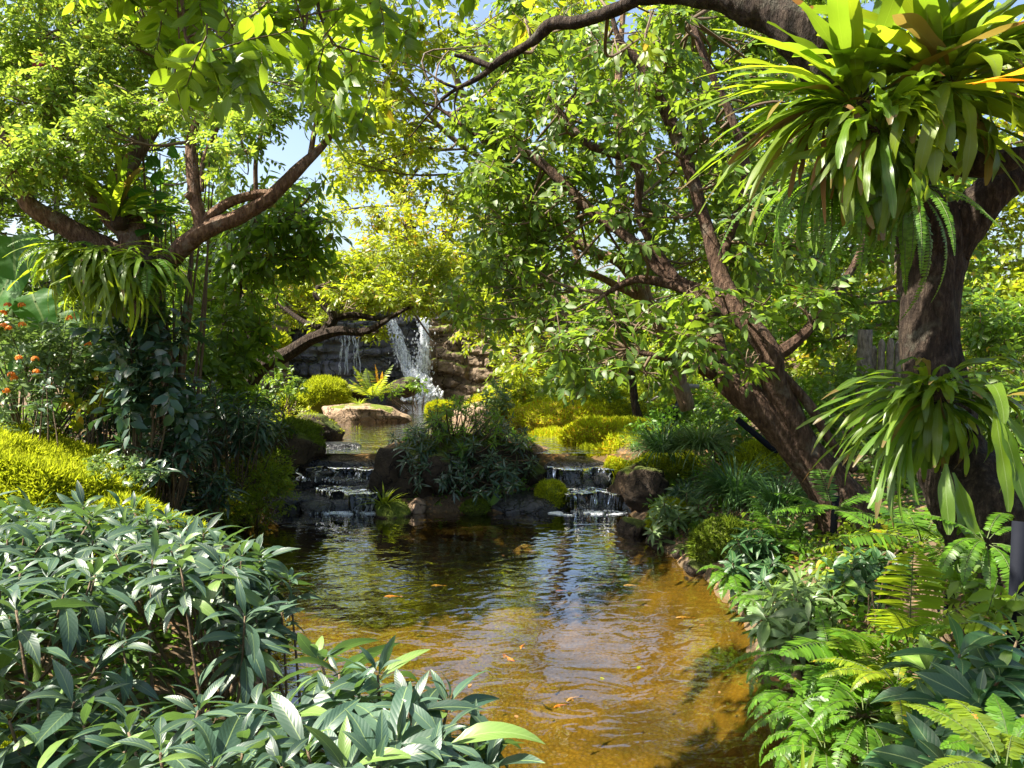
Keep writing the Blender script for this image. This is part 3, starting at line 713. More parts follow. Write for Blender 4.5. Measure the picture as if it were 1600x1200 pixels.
def drops(g, C, r, sz):
    n = len(C); V, F = ICO[1]; P = C[:, None] + V[None] * (sz * R.uniform(.4, 1.4, n))[:, None, None] * np.array([1, 1, 1.6]); g.add(P, (F[None] + (np.arange(n) * len(V))[:, None, None]).reshape(-1, 3))
seed(50)
t = thing('waterfall', 'white water falling in two streams down the rock wall into the stream', 'waterfall', at(655, 640, 15.3))
for (nm, path, wd, sds) in (('slanting_stream', [(608, 500, 15.9), (618, 520, 15.75), (628, 550, 15.6), (636, 575, 15.5), (655, 600, 15.3), (668, 630, 15.1)], [.03, .07, .08, .12, .22, .30], (1, 2, 3, 8, 9)),
                            ('straight_stream', [(661, 496, 15.9), (662, 520, 15.65), (660, 550, 15.55), (658, 580, 15.5), (662, 612, 15.4)], [.07, .09, .10, .12, .2], (5, 6, 7, 10))):
    g = G(); P0 = np.array([at(*p) for p in path])
    for s in sds: strand(g, P0 + R.normal(size=3) * np.array([.05, .03, 0]), np.array(wd) * R.uniform(.35, .8), s)
    tt = R.random(520); Q = smooth_path(P0, 10); C = Q[(tt * (len(Q) - 1)).astype(int)] + R.normal(size=(520, 3)) * (np.array([.09, .06, .06]) * (.5 + tt[:, None] * 1.3)); drops(g, C, 0, .014)
    g.build(nm, [FALL], t)
g = G(); n = 900; a = R.uniform(0, 6.28, n); rr_ = R.random(n) ** .6; C = at(660, 612, 15.2) + np.stack([np.cos(a) * rr_ * .42, np.sin(a) * rr_ * .2, np.abs(R.normal(size=n)) * .2 * (1 - rr_ * .6) - .18], -1); drops(g, C, 0, .02); g.build('splash', FOAM, t)
t = thing('water_veil', 'thin trickling water over the grey rock wall at left', 'waterfall', at(545, 600, 15.6))
g = G()
for i in range(8):
    x = 532 + i * 4.1 + R.uniform(-2, 2); strand(g, np.array([at(x, 522 + R.uniform(-4, 8), 15.25), at(x + R.uniform(-3, 3), 550, 15.15), at(x + R.uniform(-5, 5), 585, 15.05)]), np.array([.008, .012, .006]) * R.uniform(.7, 1.6), 60 + i)
g.build('trickles', FALL, t)

# cascades: flat ledges and the water going over them
def ledge(label, c, r, s, mat='wet', **kw): return rock('ledge_stone', label, c, r, s, mat, cat='rock', flat=.55, amp=.09, cuts=4, **kw)
ledge('long flat wet ledge at the foot of the left cascade', (-1.95, 8.50, -.02), (.80, .42, .26), 61)
ledge('flat wet ledge carrying the middle step of the left cascade', (-1.92, 8.80, .12), (.78, .40, .26), 62)
ledge('top wet ledge under the lip of the left cascade', (-1.98, 9.08, .26), (.72, .36, .26), 63)
ledge('small dark slab lying left in the left cascade', (-2.45, 8.28, .06), (.34, .22, .16), 64)
ledge('flat dark stone above the left cascade lip', (-2.2, 9.45, .48), (.34, .14, .10), 65)
ledge('wet ledge at the foot of the right cascade', (.80, 8.50, -.05), (.62, .36, .26), 66)
ledge('middle wet ledge of the right cascade', (.80, 8.78, .10), (.60, .36, .26), 67)
ledge('top wet ledge under the lip of the right cascade', (.80, 9.08, .25), (.56, .34, .26), 68)
ledge('low dark rock between the island and the right cascade', (.12, 8.25, .02), (.46, .30, .22), 69)
def casc(label, steps, s):
    seed(s); t = thing('cascade', label, 'cascade', (steps[0][0], steps[0][2], 0.0))
    g = G(); gf = G()
    for (x0, x1, y, z0, z1) in steps:
        u = np.linspace(x0, x1, 60); v = np.linspace(0, 1, 14); U, V = np.meshgrid(u, v)
        a = np.clip(V * 2 - .0, 0, 1); lip = .30 * fbm(np.stack([U * 3.2, U * 0 + y, U * 0], -1), 3, s)
        Y = y + .34 * (1 - np.clip(V / .45, 0, 1)) - .05 * np.clip((V - .45) / .55, 0, 1) - .03 + lip; Z = z0 + .012 - (z0 - z1 + .01) * np.clip((V - .45) / .55, 0, 1) ** 1.5 + .008 * fbm(np.stack([U * 14, Y * 14, U * 0], -1), 2, s)
        idx = np.arange(U.size).reshape(U.shape); F = np.stack([idx[:-1, :-1], idx[:-1, 1:], idx[1:, 1:], idx[1:, :-1]], -1).reshape(-1, 4); g.add(np.stack([U, Y, Z], -1), F)
        for k in range(int((x1 - x0) * 5)):
            x = R.uniform(x0, x1); 
            if fbm(np.array([[x * 4, y, s * 1.]]), 2, s)[0] < -.05: continue
            strand(gf, np.array([(x, y - .02, z0 + .02), (x, y - .10, (z0 + z1) / 2 + .03), (x + R.uniform(-.02, .02), y - .14, z1)]), np.array([.004, .010, .006]) * R.uniform(.4, 2.2), k + s)
        n = int((x1 - x0) * 170 * (z0 - z1 + .1) * 3); C = np.stack([R.uniform(x0, x1, n), y - .16 + R.normal(size=n) * .05, z1 + np.abs(R.normal(size=n)) * .022], -1); 
        C = C[fbm(C * np.array([4, 1, 1.]), 2, s) > -.1]; drops(gf, C, 0, .007)
    g.build('water_skin', WATERC, t); kind(gf.build('falling_strands', [FALL], t), 'stuff'); return t
casc('low cascade stepping down left of the planted island', [(-2.45, -1.4, 8.66, .35, .24), (-2.15, -1.35, 8.12, .19, .0), (-2.55, -2.1, 8.3, .13, .0)], 71)
casc('low cascade stepping down right of the planted island', [(.40, 1.22, 8.66, .36, .22), (.5, 1.25, 8.18, .18, .0)], 72)
seed(73)
def foam_patch(label, c, rx, ry, n, s):
    seed(s); g = G(); a = R.uniform(0, 6.28, n); r_ = R.random(n) ** .8; C = np.stack([c[0] + np.cos(a) * r_ * rx, c[1] + np.sin(a) * r_ * ry, a * 0 + .004], -1); C = C[fbm(C * 9, 3, s) > -.05]
    V, F = ICO[1]; m = len(C); P = C[:, None] + V[None] * (.012 * R.uniform(.4, 1.6, m))[:, None, None] * np.array([1.6, 1, .4]); g.add(P, (F[None] + (np.arange(m) * len(V))[:, None, None]).reshape(-1, 3))
    o = g.build('foam', FOAM); o['label'] = label; o['category'] = 'foam'; return kind(o, 'stuff')
foam_patch('white foam where the left cascade meets the pond', (-1.75, 7.98), .32, .07, 700, 74)
foam_patch('white foam where the right cascade meets the pond', (.80, 8.0), .40, .13, 1200, 75)

for i, (x, y, z, r_, lb) in enumerate([(-1.62, 8.3, .12, .15, 'wet stone splitting the lowest fall of the left cascade'), (-2.2, 8.62, .27, .13, 'wet stone on the middle tread of the left cascade'), (-2.05, 8.1, .0, .16, 'low wet stone in the foam of the left cascade'),
                                    (.62, 8.2, .05, .12, 'wet stone in the middle of the right cascade foot'), (1.0, 8.55, .24, .12, 'wet stone on the right side of the right cascade'), (.5, 8.78, .36, .10, 'wet stone near the top left of the right cascade')]):
    rock('cascade_stone', lb, (x, y, z), (r_ * 1.4, r_, r_ * .75), 76 + i, 'wet', sub=3)
# ---------------------------------------------------------------- boulders of the upper stream
rock('boulder', 'large tan flat topped boulder sunlit below the round moss hummock', at(570, 652, 12.2) + np.array([0, 0, .02]), (.88, .5, .40), 81, 'tan', flat=.35, amp=.16, cuts=16, sub=5)
rock('boulder', 'low brown stone under the right front of the tan boulder', at(590, 683, 11.6), (.40, .3, .13), 82, 'tan')
rock('boulder', 'low brown stone under the left front of the tan boulder', at(530, 680, 11.7), (.33, .28, .15), 83, 'tan')
rock('boulder', 'dark stone behind the tan boulder beside the falling water', at(630, 605, 14.3), (.36, .3, .2), 84, 'dark')
rock('boulder', 'small dark stone between the moss hummock and the spiky fern', at(548, 618, 13.4), (.24, .2, .16), 85, 'dark')
rock('boulder', 'dark overhanging rock at the left bank of the upper stream', at(490, 680, 10.2), (.42, .42, .30), 86, 'dark', moss=500)
rock('boulder', 'dark mossy boulder jutting from the left bank above the pond', at(455, 705, 8.9), (.42, .45, .36), 87, 'mossy', moss=3500, mossmat='mossd', mlen=.05, mthr=-.3)
rock('boulder', 'small stone at the far left foot of the moss hummock', at(478, 655, 12.9), (.2, .2, .13), 88, 'tan')
rock('boulder', 'sunlit tan boulder on top of the waterfall', at(655, 447, 17.6), (.38, .35, .16), 89, 'tan')
rock('boulder', 'pale tan rock left of the boulder on top of the waterfall', at(600, 462, 17.9), (.35, .3, .15), 90, 'tan')
rock('boulder', 'pinkish flat stone at the far edge of the right pool', at(875, 680, 10.9), (.34, .25, .10), 91, 'tan')
rock('boulder', 'flat grey stone lying in the right hand pool', at(848, 710, 9.9), (.2, .16, .07), 92, 'tan')
rock('boulder', 'pale rough rocks piled behind the island plants', at(745, 655, 12.6), (.45, .35, .28), 93, 'tan')
rock('boulder', 'small reddish rock in front of the golden moss', at(912, 703, 9.9), (.17, .17, .13), 94, 'tan')
rock('boulder', 'brown stone under the golden moss by the right cascade', at(925, 738, 9.0), (.25, .2, .13), 95, 'tan')
rock('boulder', 'dark rock overhanging left of the right cascade', at(822, 738, 8.9), (.26, .3, .2), 96, 'dark')
rock('boulder', 'mossy dark boulder at the right side of the right cascade', at(988, 770, 8.2), (.30, .35, .36), 97, 'mossy', moss=2500, mossmat='mossd', mlen=.03)
rock('boulder', 'brown rock face beside the mossy boulder on the right bank', at(1010, 765, 7.8), (.22, .2, .24), 98, 'dark')
rock('boulder', 'rounded rock topped with yellow moss beside the right cascade', at(962, 735, 8.8), (.20, .25, .18), 99, 'dark', moss=2500, mossmat='mossy', mlen=.04)
rock('boulder', 'small rock under the fallen leaves at the lower right shore', on(1245, 1030, 3.9) + np.array([-.08, 0, .04]), (.13, .13, .10), 100, 'tan')
rock('boulder', 'mossy rock at the bottom right shore beneath the ferns', on(1325, 1170, 3.1) + np.array([0, 0, .02]), (.22, .2, .14), 101, 'mossy', moss=1800, mossmat='mossd', mlen=.02)
rock('boulder', 'earthy stone at the bottom left corner under the slate shrub', at(150, 1190, 2.5) + np.array([0, 0, -.12]), (.3, .25, .2), 102, 'tan')
rock('boulder', 'tan stone at the left pond edge behind the slate shrub', wat(338, 868, .1) + np.array([-.05, 0, .02]), (.16, .2, .12), 103, 'tan')
# right shore stones between the cascade and the shrubs
for i, (px, py, r_, lb) in enumerate([(985, 828, .16, 'first small shore stone right of the cascade foam'), (1030, 850, .14, 'brown shore stone below the pale leaved shrub'), (1065, 868, .12, 'small brown shore stone left of the exposed roots'),
                                      (1090, 888, .13, 'dark shore stone beneath the bright green shrub'), (1125, 905, .12, 'low shore stone under the dark broad leaved shrub')]):
    rock('shore_stone', lb, wat(px, py, .03) + np.array([.05, .05, 0]), (r_ * 1.2, r_, r_ * .7), 110 + i, 'dark', sub=3, group='stones along the right shore')
# island
isl = np.array([-.72, 8.62, .18])
rock('island_rock', 'big dark rock carrying the planted island between the cascades', isl, (1.02, .55, .58), 120, 'dark', moss=2500, mossmat='mossd', mlen=.03, mthr=.05, sub=5, amp=.3)
rock('island_rock', 'dark rock at the left end of the planted island', isl + np.array([-.62, -.15, .15]), (.34, .35, .36), 121, 'dark')
rock('island_rock', 'low brown rock sticking out of the pond before the island', at(610, 808, 7.95) + np.array([0, 0, .0]), (.24, .2, .16), 122, 'mossy', moss=900, mossmat='mossd', mlen=.02)
rock('island_rock', 'small pale brown stone at the island foot beside the pond', at(650, 792, 8.02), (.13, .12, .09), 123, 'tan', sub=3)
rock('island_rock', 'brown stone with pale patches on the island front', at(685, 740, 8.1), (.2, .15, .2), 124, 'dark')
mound('moss_patch', 'small bright moss patch at the island waterline', at(742, 795, 7.95), (.14, .1, .08), 125, 900, 'mossd', .03)
mound('moss_patch', 'round moss covered stone at the top of the right cascade', at(862, 778, 8.2), (.17, .15, .19), 126, 3500, 'moss', .03)
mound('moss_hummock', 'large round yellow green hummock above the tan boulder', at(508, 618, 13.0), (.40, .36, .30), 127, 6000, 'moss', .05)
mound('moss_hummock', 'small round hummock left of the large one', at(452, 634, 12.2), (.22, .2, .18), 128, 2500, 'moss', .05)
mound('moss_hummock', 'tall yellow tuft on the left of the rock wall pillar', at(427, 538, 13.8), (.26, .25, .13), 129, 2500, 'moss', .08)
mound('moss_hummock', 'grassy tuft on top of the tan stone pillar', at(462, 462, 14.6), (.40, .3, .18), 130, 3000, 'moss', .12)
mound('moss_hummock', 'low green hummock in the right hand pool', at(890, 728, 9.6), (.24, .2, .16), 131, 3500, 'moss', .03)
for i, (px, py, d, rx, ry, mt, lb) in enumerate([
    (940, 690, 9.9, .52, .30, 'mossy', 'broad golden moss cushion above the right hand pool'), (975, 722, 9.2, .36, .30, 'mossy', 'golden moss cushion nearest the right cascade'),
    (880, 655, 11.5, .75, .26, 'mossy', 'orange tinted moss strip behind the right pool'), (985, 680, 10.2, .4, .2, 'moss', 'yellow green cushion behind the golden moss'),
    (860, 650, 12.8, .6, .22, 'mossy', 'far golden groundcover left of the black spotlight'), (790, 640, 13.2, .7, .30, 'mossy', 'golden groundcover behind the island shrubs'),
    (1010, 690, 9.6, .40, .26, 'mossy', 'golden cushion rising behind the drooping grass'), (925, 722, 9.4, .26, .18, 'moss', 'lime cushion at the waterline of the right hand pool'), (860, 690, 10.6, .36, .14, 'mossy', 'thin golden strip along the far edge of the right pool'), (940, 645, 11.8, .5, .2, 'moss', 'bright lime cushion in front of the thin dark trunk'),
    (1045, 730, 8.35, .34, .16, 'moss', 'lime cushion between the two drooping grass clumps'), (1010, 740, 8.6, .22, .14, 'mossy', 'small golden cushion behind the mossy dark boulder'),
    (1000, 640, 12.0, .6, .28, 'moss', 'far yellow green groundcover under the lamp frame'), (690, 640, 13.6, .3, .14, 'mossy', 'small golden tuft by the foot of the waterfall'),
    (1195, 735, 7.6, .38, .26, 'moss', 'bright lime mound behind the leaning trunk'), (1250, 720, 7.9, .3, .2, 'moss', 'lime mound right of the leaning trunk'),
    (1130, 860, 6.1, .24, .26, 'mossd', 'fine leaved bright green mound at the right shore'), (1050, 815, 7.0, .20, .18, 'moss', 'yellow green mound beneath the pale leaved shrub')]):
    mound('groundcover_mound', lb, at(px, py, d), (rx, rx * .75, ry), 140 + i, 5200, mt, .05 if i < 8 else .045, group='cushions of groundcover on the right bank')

# ---------------------------------------------------------------- left bank lawn-like groundcover
def lawn(name, label, pts, n, ln, mat, s, zoff=.0, bumpz=.1, cat='groundcover'):
    seed(s); pts = np.array(pts); c = pts.mean(0); t = thing(name, label, cat, (c[0], c[1], H(c[0], c[1])))
    x0, y0 = pts.min(0); x1, y1 = pts.max(0); xs = np.linspace(x0, x1, 60); ys = np.linspace(y0, y1, 60); X, Y = np.meshgrid(xs, ys); s_ = sdf(X, Y, pts)
    Z = HT(X, Y) + zoff * np.clip(-s_ / .25, -.3, 1) ** 1 + bumpz * fbm(np.stack([X * 2.2, Y * 2.2, X * 0], -1), 3, s) * np.clip(-s_ * 4, 0, 1)
    P = np.stack([X, Y, Z], -1).reshape(-1, 3); idx = np.arange(3600).reshape(60, 60); F = np.stack([idx[:-1, :-1], idx[:-1, 1:], idx[1:, 1:], idx[1:, :-1]], -1).reshape(-1, 4)
    F = F[(s_.reshape(-1)[F] < .04).all(1)]; g = G(); g.add(P, F); g.build('core', MOSSCORE['moss' if mat != 'mossd' else 'mossd'], t)
    T = np.concatenate([F[:, :3], F[:, [0, 2, 3]]]); Q, N = tri_scatter(P, T, n, -1, -9, s); g = G()
    k = n // 8; ci = R.integers(0, n, k); 
    blades(g, Q, N, ln, ln * .075, .55, 1.2, up=.55); g.build('growth', L[mat], t); return t
lawn('lime_groundcover', 'bright lime feathery groundcover mound on the left bank', [(-4.9, 5.4), (-4.6, 7.3), (-3.6, 7.2), (-2.9, 6.6), (-2.7, 6.1), (-2.6, 5.7), (-3.3, 5.2)], 60000, .085, 'moss', 160, .42, .16)
lawn('lime_groundcover', 'smaller lime groundcover strip between the mound and the slate shrub', [(-3.0, 4.9), (-2.9, 5.6), (-2.1, 5.55), (-1.75, 5.1), (-2.1, 4.75)], 26000, .07, 'moss', 161, .42, .1)
lawn('lime_groundcover', 'fine yellow green groundcover at the bottom left corner', [(-1.9, 1.8), (-1.9, 2.7), (-1.32, 2.75), (-1.0, 2.2), (-1.1, 1.8)], 16000, .04, 'moss', 162, .10, .08)

# fine leaved lime shrub at the waterline (left)
seed(165)
bush('lime_leaved_shrub', 'lime leaved low shrub spilling to the pond at the left cascade', 'shrub', [(395, 770, 7.6, 55, 50, .3), (360, 790, 7.3, 40, 30, .25), (425, 745, 7.9, 30, 30, .2)], 'lime', .045, .008, 165, cov=2.6, droop=.2, upb=.4)
# dark shrubs of the left bank
def tipsurf(spots): return [at(*s) for s in spots]
def cloud(c, rx, ry, d0, d1, n, s, ytop=None):
    rr = np.random.default_rng(s); out = []
    for k in range(n):
        a = rr.uniform(0, 6.28); q = math.sqrt(rr.random()); out.append(at(c[0] + rx * q * math.cos(a), c[1] + ry * q * math.sin(a), d0 + (d1 - d0) * rr.random() - (ry * q * math.sin(a)) / ry * .25))
    return out
rosettes('dark_glossy_shrub', 'dark glossy shrub glinting in the sun left of the pond', 'shrub', on(245, 740, 6.3), cloud((250, 690), 62, 45, 5.9, 6.5, 30, 1), 'slate2', .17, .020, 171, 10, tm=T_MID, low=1)
rosettes('dark_narrow_shrub', 'large dark narrow leaved shrub above the left cascade', 'shrub', on(360, 700, 7.6), cloud((360, 650), 85, 50, 7.0, 8.2, 60, 2), 'slate2', .20, .017, 172, 11, tm=T_MID, low=2, bend=.9)
rosettes('dark_narrow_shrub', 'dark shrub in the shade behind the glinting shrub', 'shrub', on(170, 690, 7.5), cloud((170, 660), 70, 40, 7.0, 8.0, 36, 3), 'slate2', .18, .020, 173, 10, tm=T_MID, low=2)
rosettes('dark_narrow_shrub', 'low dark shrub at the waterline under the left shade', 'shrub', on(300, 770, 6.6), cloud((310, 750), 55, 30, 6.4, 7.0, 26, 4), 'slate2', .17, .014, 174, 10, tm=T_MID, low=2)
rosettes('dark_narrow_shrub', 'dark leafy shrub filling the shadow under the left tree', 'shrub', on(300, 640, 9), cloud((250, 575), 120, 70, 8.4, 9.8, 60, 5), 'slate2', .26, .035, 175, 9, tm=T_MID, low=2)
tuft('grass_tuft', 'dark grass tuft below the orange flowered bush', on(130, 720, 7.0) + np.array([0, 0, .1]), 260, .38, .006, 176)
tuft('grass_tuft', 'shiny grass tuft left of the glinting shrub', on(185, 735, 6.6) + np.array([0, 0, .05]), 220, .32, .006, 177)
bush('silver_groundcover', 'small grey leaved groundcover below the glinting shrub', 'groundcover', [(200, 735, 5.9, 60, 20, .25), (175, 720, 6.2, 30, 18, .2)], 'pale', .035, .010, 178, cov=2.2)
# orange flowered bush and companions
bush('flowering_bush', 'tall leafy bush dotted with orange flower heads at far left', 'bush', [(40, 560, 7.0, 60, 70, .5), (110, 570, 7.2, 60, 60, .5), (40, 640, 6.8, 60, 50, .4), (120, 520, 7.6, 60, 30, .4), (10, 510, 6.9, 40, 30, .4), (165, 560, 7.4, 40, 50, .4)], 'pale', .075, .016, 180, cov=1.5, flowers=0, nl=8)
ob = [o for o in COL.objects if o.get('label', '').startswith('tall leafy bush')][0]; seed(181)
for px, py in ((12, 478), (34, 478), (5, 490), (35, 508), (14, 514), (6, 510), (22, 592), (57, 582), (55, 562), (30, 560), (10, 612), (108, 498), (137, 538), (150, 525), (75, 600), (18, 586)): flower(at(px, py, 6.5), .034, 'flower', ob)
bush('grey_leaved_bush', 'blue grey leaved bush beneath the hanging ferns', 'bush', [(200, 505, 6.15, 55, 30, .2), (205, 560, 6.1, 48, 36, .2), (262, 520, 6.2, 38, 30, .2), (250, 600, 6.1, 45, 40, .2), (290, 640, 6.3, 34, 40, .2), (215, 640, 6.15, 40, 26, .2)], 'slate2', .12, .028, 182, cov=2.4, nl=7, stems=2)
bush('shade_shrub', 'dark leafy shrub in the hollow behind the left trunk', 'bush', [(300, 540, 7.6, 50, 50, .3), (340, 500, 8.0, 40, 45, .3), (150, 610, 7.6, 60, 40, .3), (330, 600, 7.8, 45, 40, .3), (110, 470, 8.2, 60, 40, .3), (380, 560, 8.0, 30, 40, .3)], 'deep', .11, .028, 188, cov=2.0, stems=2)
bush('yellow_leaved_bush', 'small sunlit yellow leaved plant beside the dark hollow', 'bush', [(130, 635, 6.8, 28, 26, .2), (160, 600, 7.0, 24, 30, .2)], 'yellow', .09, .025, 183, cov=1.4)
rosettes('pale_stemmed_plant', 'upright thin plant rising from the lime mound', 'plant', on(68, 690, 6.4), tipsurf([(68, 600, 6.4), (60, 630, 6.3), (80, 620, 6.5), (72, 580, 6.5)]), 'slate', .12, .022, 184, 8, low=1)

def ear(t, base, tip, Ln, W, droop, face, s):
    """heart shaped leaf blade on a stalk"""
    seed(s); base = np.asarray(base, float); tip = np.asarray(tip, float); g = G(); tube(g, [base, (base + tip) / 2 + np.array([0, 0, .1]), tip], [.016, .013, .008], 6, per=5); st = g.build('stalk', STEMG, t)
    tm = t_strip(14, [.55, .95, 1, .97, .88, .76, .6, .42, .2, .01], (-1, -.66, -.33, 0, .33, .66, 1)); g = G()
    leafset(g, tm, tip - np.asarray(droop) * Ln * .18, droop, face, Ln, W, .5, .28, 0, wave=.08, wf=22); g.build('blade', L['ear'], t)
t = thing('elephant_ear', 'elephant ear plant with huge heart shaped leaves at the far left', 'plant', on(20, 600, 7.8))
b_ = on(20, 600, 7.8)
for i, (px, py, d, dx, dz, sz) in enumerate([(20, 385, 7.4, .25, -.9, .62), (55, 470, 7.6, .5, -.8, .5), (5, 450, 7.2, -.3, -.9, .5), (95, 500, 7.9, .3, -.9, .45), (30, 545, 7.3, -.2, -.9, .4), (-40, 400, 7.4, -.4, -.8, .55)]):
    ear(t, b_, at(px, py, d), sz, sz * .42, np.array([dx, -.45, dz]), np.array([.1, -.85, .6]), 185 + i)
# ---------------------------------------------------------------- trees
def shade(tx, ty, tz, zt, rx=1.0):
    """high canopy blob standing between the sun and a spot of the garden, above the frame"""
    k = (zt - tz) / SUN[2]; p = np.array([tx, ty, tz]) + SUN * k; y = p[1]
    v = p - EYE; c_, s_ = math.cos(PITCH), math.sin(PITCH); f = v[1] * c_ - v[2] * s_; u = v[2] * c_ + v[1] * s_
    return (800 + FPX * v[0] / f, 600 - FPX * u / f, y, rx / y * FPX, rx * .6 / y * FPX, rx * .8)
SHADE_BLOBS = [shade(-.7, 8.6, .7, 5.4), shade(-.1, 8.5, .5, 5.5), shade(-2.4, 7.6, .7, 4.0), shade(-2.0, 8.5, .2, 4.2), shade(-2.9, 6.7, 1.0, 3.6, .7), shade(.7, 8.3, .1, 5.9, .8)]  # foliage added to shade the island, both cascades and the left bank
print('HIGH', [[round(float(q), 1) for q in h] for h in SHADE_BLOBS])
LT, _ = tree('flowering_tree', 'old low branching tree with small bright leaves on the left bank', 'tree', on(262, 700, 6.7),
    [[(268, 740, 6.7, 28), (262, 690, 6.7, 23), (255, 600, 6.6, 20), (238, 500, 6.5, 21), (222, 430, 6.4, 26), (210, 375, 6.4, 24), (200, 340, 6.5, 20)],
     [(215, 410, 6.4, 20), (150, 380, 6.3, 17), (95, 350, 6.2, 15), (45, 318, 6.1, 13), (20, 260, 6.1, 8), (0, 200, 6.1, 5)],
     [(40, 320, 6.1, 10), (38, 290, 6.1, 8), (40, 250, 6.2, 5)],
     [(205, 370, 6.4, 17), (170, 335, 6.4, 15), (145, 300, 6.5, 13), (120, 260, 6.6, 10), (80, 180, 6.8, 6), (60, 60, 7, 3)],
     [(205, 350, 6.6, 17), (190, 300, 6.8, 17), (205, 245, 6.9, 16), (235, 200, 7.0, 14), (260, 140, 7.0, 10), (280, 40, 7.0, 7)],
     [(240, 445, 6.4, 14), (275, 398, 6.2, 14), (318, 362, 6.1, 14), (370, 340, 6.1, 12), (418, 312, 6.1, 11), (460, 270, 6.1, 9), (500, 232, 6.2, 6), (523, 205, 6.2, 4)],
     [(312, 350, 6.1, 9), (355, 318, 6.1, 8), (395, 305, 6.1, 8), (425, 302, 6.1, 8)],
     [(318, 362, 6.1, 12), (305, 310, 6.1, 10), (300, 255, 6.15, 10), (300, 215, 6.2, 8), (318, 150, 6.3, 5), (330, 60, 6.4, 3)],
     [(306, 315, 6.1, 8), (292, 302, 6.05, 7)],
     [(316, 300, 6.1, 3.5), (318, 250, 6.1, 3.5), (340, 200, 6.15, 3)],
     [(485, 245, 6.2, 5), (492, 200, 6.2, 4), (500, 170, 6.2, 2.5)], [(400, 305, 6.1, 4), (400, 250, 6.1, 3.5), (412, 190, 6.2, 3)]],
    [(60, 240, 5.9, 70, 50, .4), (130, 230, 6.2, 65, 50, .4), (40, 160, 6.4, 70, 50, .5), (120, 130, 6.6, 70, 55, .5), (200, 170, 6.3, 60, 38, .4), (300, 170, 6.2, 65, 30, .4), (380, 235, 6.0, 50, 55, .4), (350, 130, 6.6, 60, 40, .4),
     (420, 180, 6.2, 50, 50, .4), (470, 120, 6.4, 50, 50, .4), (90, 60, 6.9, 80, 50, .5), (10, 90, 6.6, 40, 50, .4), (200, 80, 6.9, 70, 45, .5), (505, 170, 6.1, 45, 40, .3), (540, 90, 6.3, 45, 40, .3), (300, 60, 8.0, 80, 50, .6), (240, 130, 8.2, 70, 50, .6), (-60, 180, 6.4, 60, 70, .5), (20, 270, 5.8, 40, 30, .3), (100, 275, 6.1, 55, 28, .3), (250, 30, 6.9, 90, 40, .5),
     (60, -40, 6.9, 110, 60, .6), (240, -60, 6.9, 110, 60, .6), (400, 60, 6.8, 60, 50, .4), (450, -30, 6.8, 80, 60, .5), (150, 190, 5.9, 50, 28, .3)] + SHADE_BLOBS,
    'warm', 'crepe', .055, .013, 200, nl=9, cov=1.15, rough=.14, opp=False, upb=.3, per=8)
seed(201); flower(at(68, 100, 6.6), .10, 'pink', LT, 18); flower(at(80, 108, 6.6), .07, 'pink', LT, 14)
# epiphytes on the left tree
def epi(name, label, base, dirs, leaf, W, s, core=.12, cat='fern', wave=.3, **kw):
    core = core * .5; seed(s); t = thing(name, label, cat, np.asarray(base) - np.array([0, 0, core])); V, F = rock_geo(np.asarray(base) + np.array([0, .06, 0]), (core, core, core), s, 3, 4, .3); g = G(); g.add(V, F); g.build('root_ball', ROOT, t)
    straps(t, base, dirs, leaf, W, wave=wave, **kw); return t
ROOT = simple_mat('root_ball', (.02, .014, .008), (.07, .045, .025), 22, .95, .9, .03)
def fan(n, L_, lo, hi, az0, az1, bend, hw, s):
    rr = np.random.default_rng(s); out = []
    for i in range(n):
        a = rr.uniform(az0, az1); e = rr.uniform(lo, hi); out.append((math.cos(a) * math.cos(e), math.sin(a) * math.cos(e), math.sin(e), L_ * rr.uniform(.55, 1.1), bend * rr.uniform(.4, 1.4), hw * rr.uniform(.7, 1.15)))
    return out
epi('birds_nest_fern', "upright yellow green bird's nest fern in the fork of the left tree", at(180, 345, 6.2), fan(40, .5, .1, 1.45, 0, 6.28, .9, .035, 210), ('strap', 'strapy'), 0, 210, .14)
epi('strap_fern', 'pale strap leaved fern hanging lowest from the left tree fork', at(160, 400, 6.0), fan(90, .52, -.7, .6, 2.8, 6.6, 2.0, .019, 211), 'strapy', 0, 211, .17)
epi('strap_fern', 'strap leaved fern hanging on the right of the left tree fork', at(225, 410, 6.0), fan(60, .42, -.7, .7, 3.0, 6.6, 2.0, .018, 212), ('strapy', 'strap'), 0, 212, .15)
epi('strap_fern', 'light green strap fern spilling from the far left of the fork', at(120, 390, 6.1), fan(55, .48, -.9, .5, 2.8, 6.6, 1.8, .018, 216), 'strapy', 0, 216, .15)
epi('strap_fern', 'strap fern hanging longest at the middle below the fork', at(190, 425, 5.95), fan(50, .5, -1.2, .1, 3.2, 6.2, 1.2, .017, 217), 'strapy', 0, 217, .15)
fern('boston_fern', 'feathery light green fern hanging at the left end of the fern cluster', at(110, 395, 6.05), 26, .50, 213, 'fern', .055, .007, (-.3, .9), 2.2, 30, az=(2.4, 6.6), cat='fern')
fern('boston_fern', 'feathery fern hanging right below the left tree branches', at(235, 425, 6.1), 22, .48, 214, 'fern', .055, .007, (-.3, .8), 2.2, 30, az=(2.8, 7.0), cat='fern')
bush('philodendron', 'glossy broad leaves growing in the fork behind the strap ferns', 'plant', [(250, 340, 6.6, 35, 25, .2), (330, 235, 6.7, 25, 25, .2), (235, 225, 7.3, 25, 20, .2)], 'ear', .17, .06, 215, nl=4, cov=1.6)

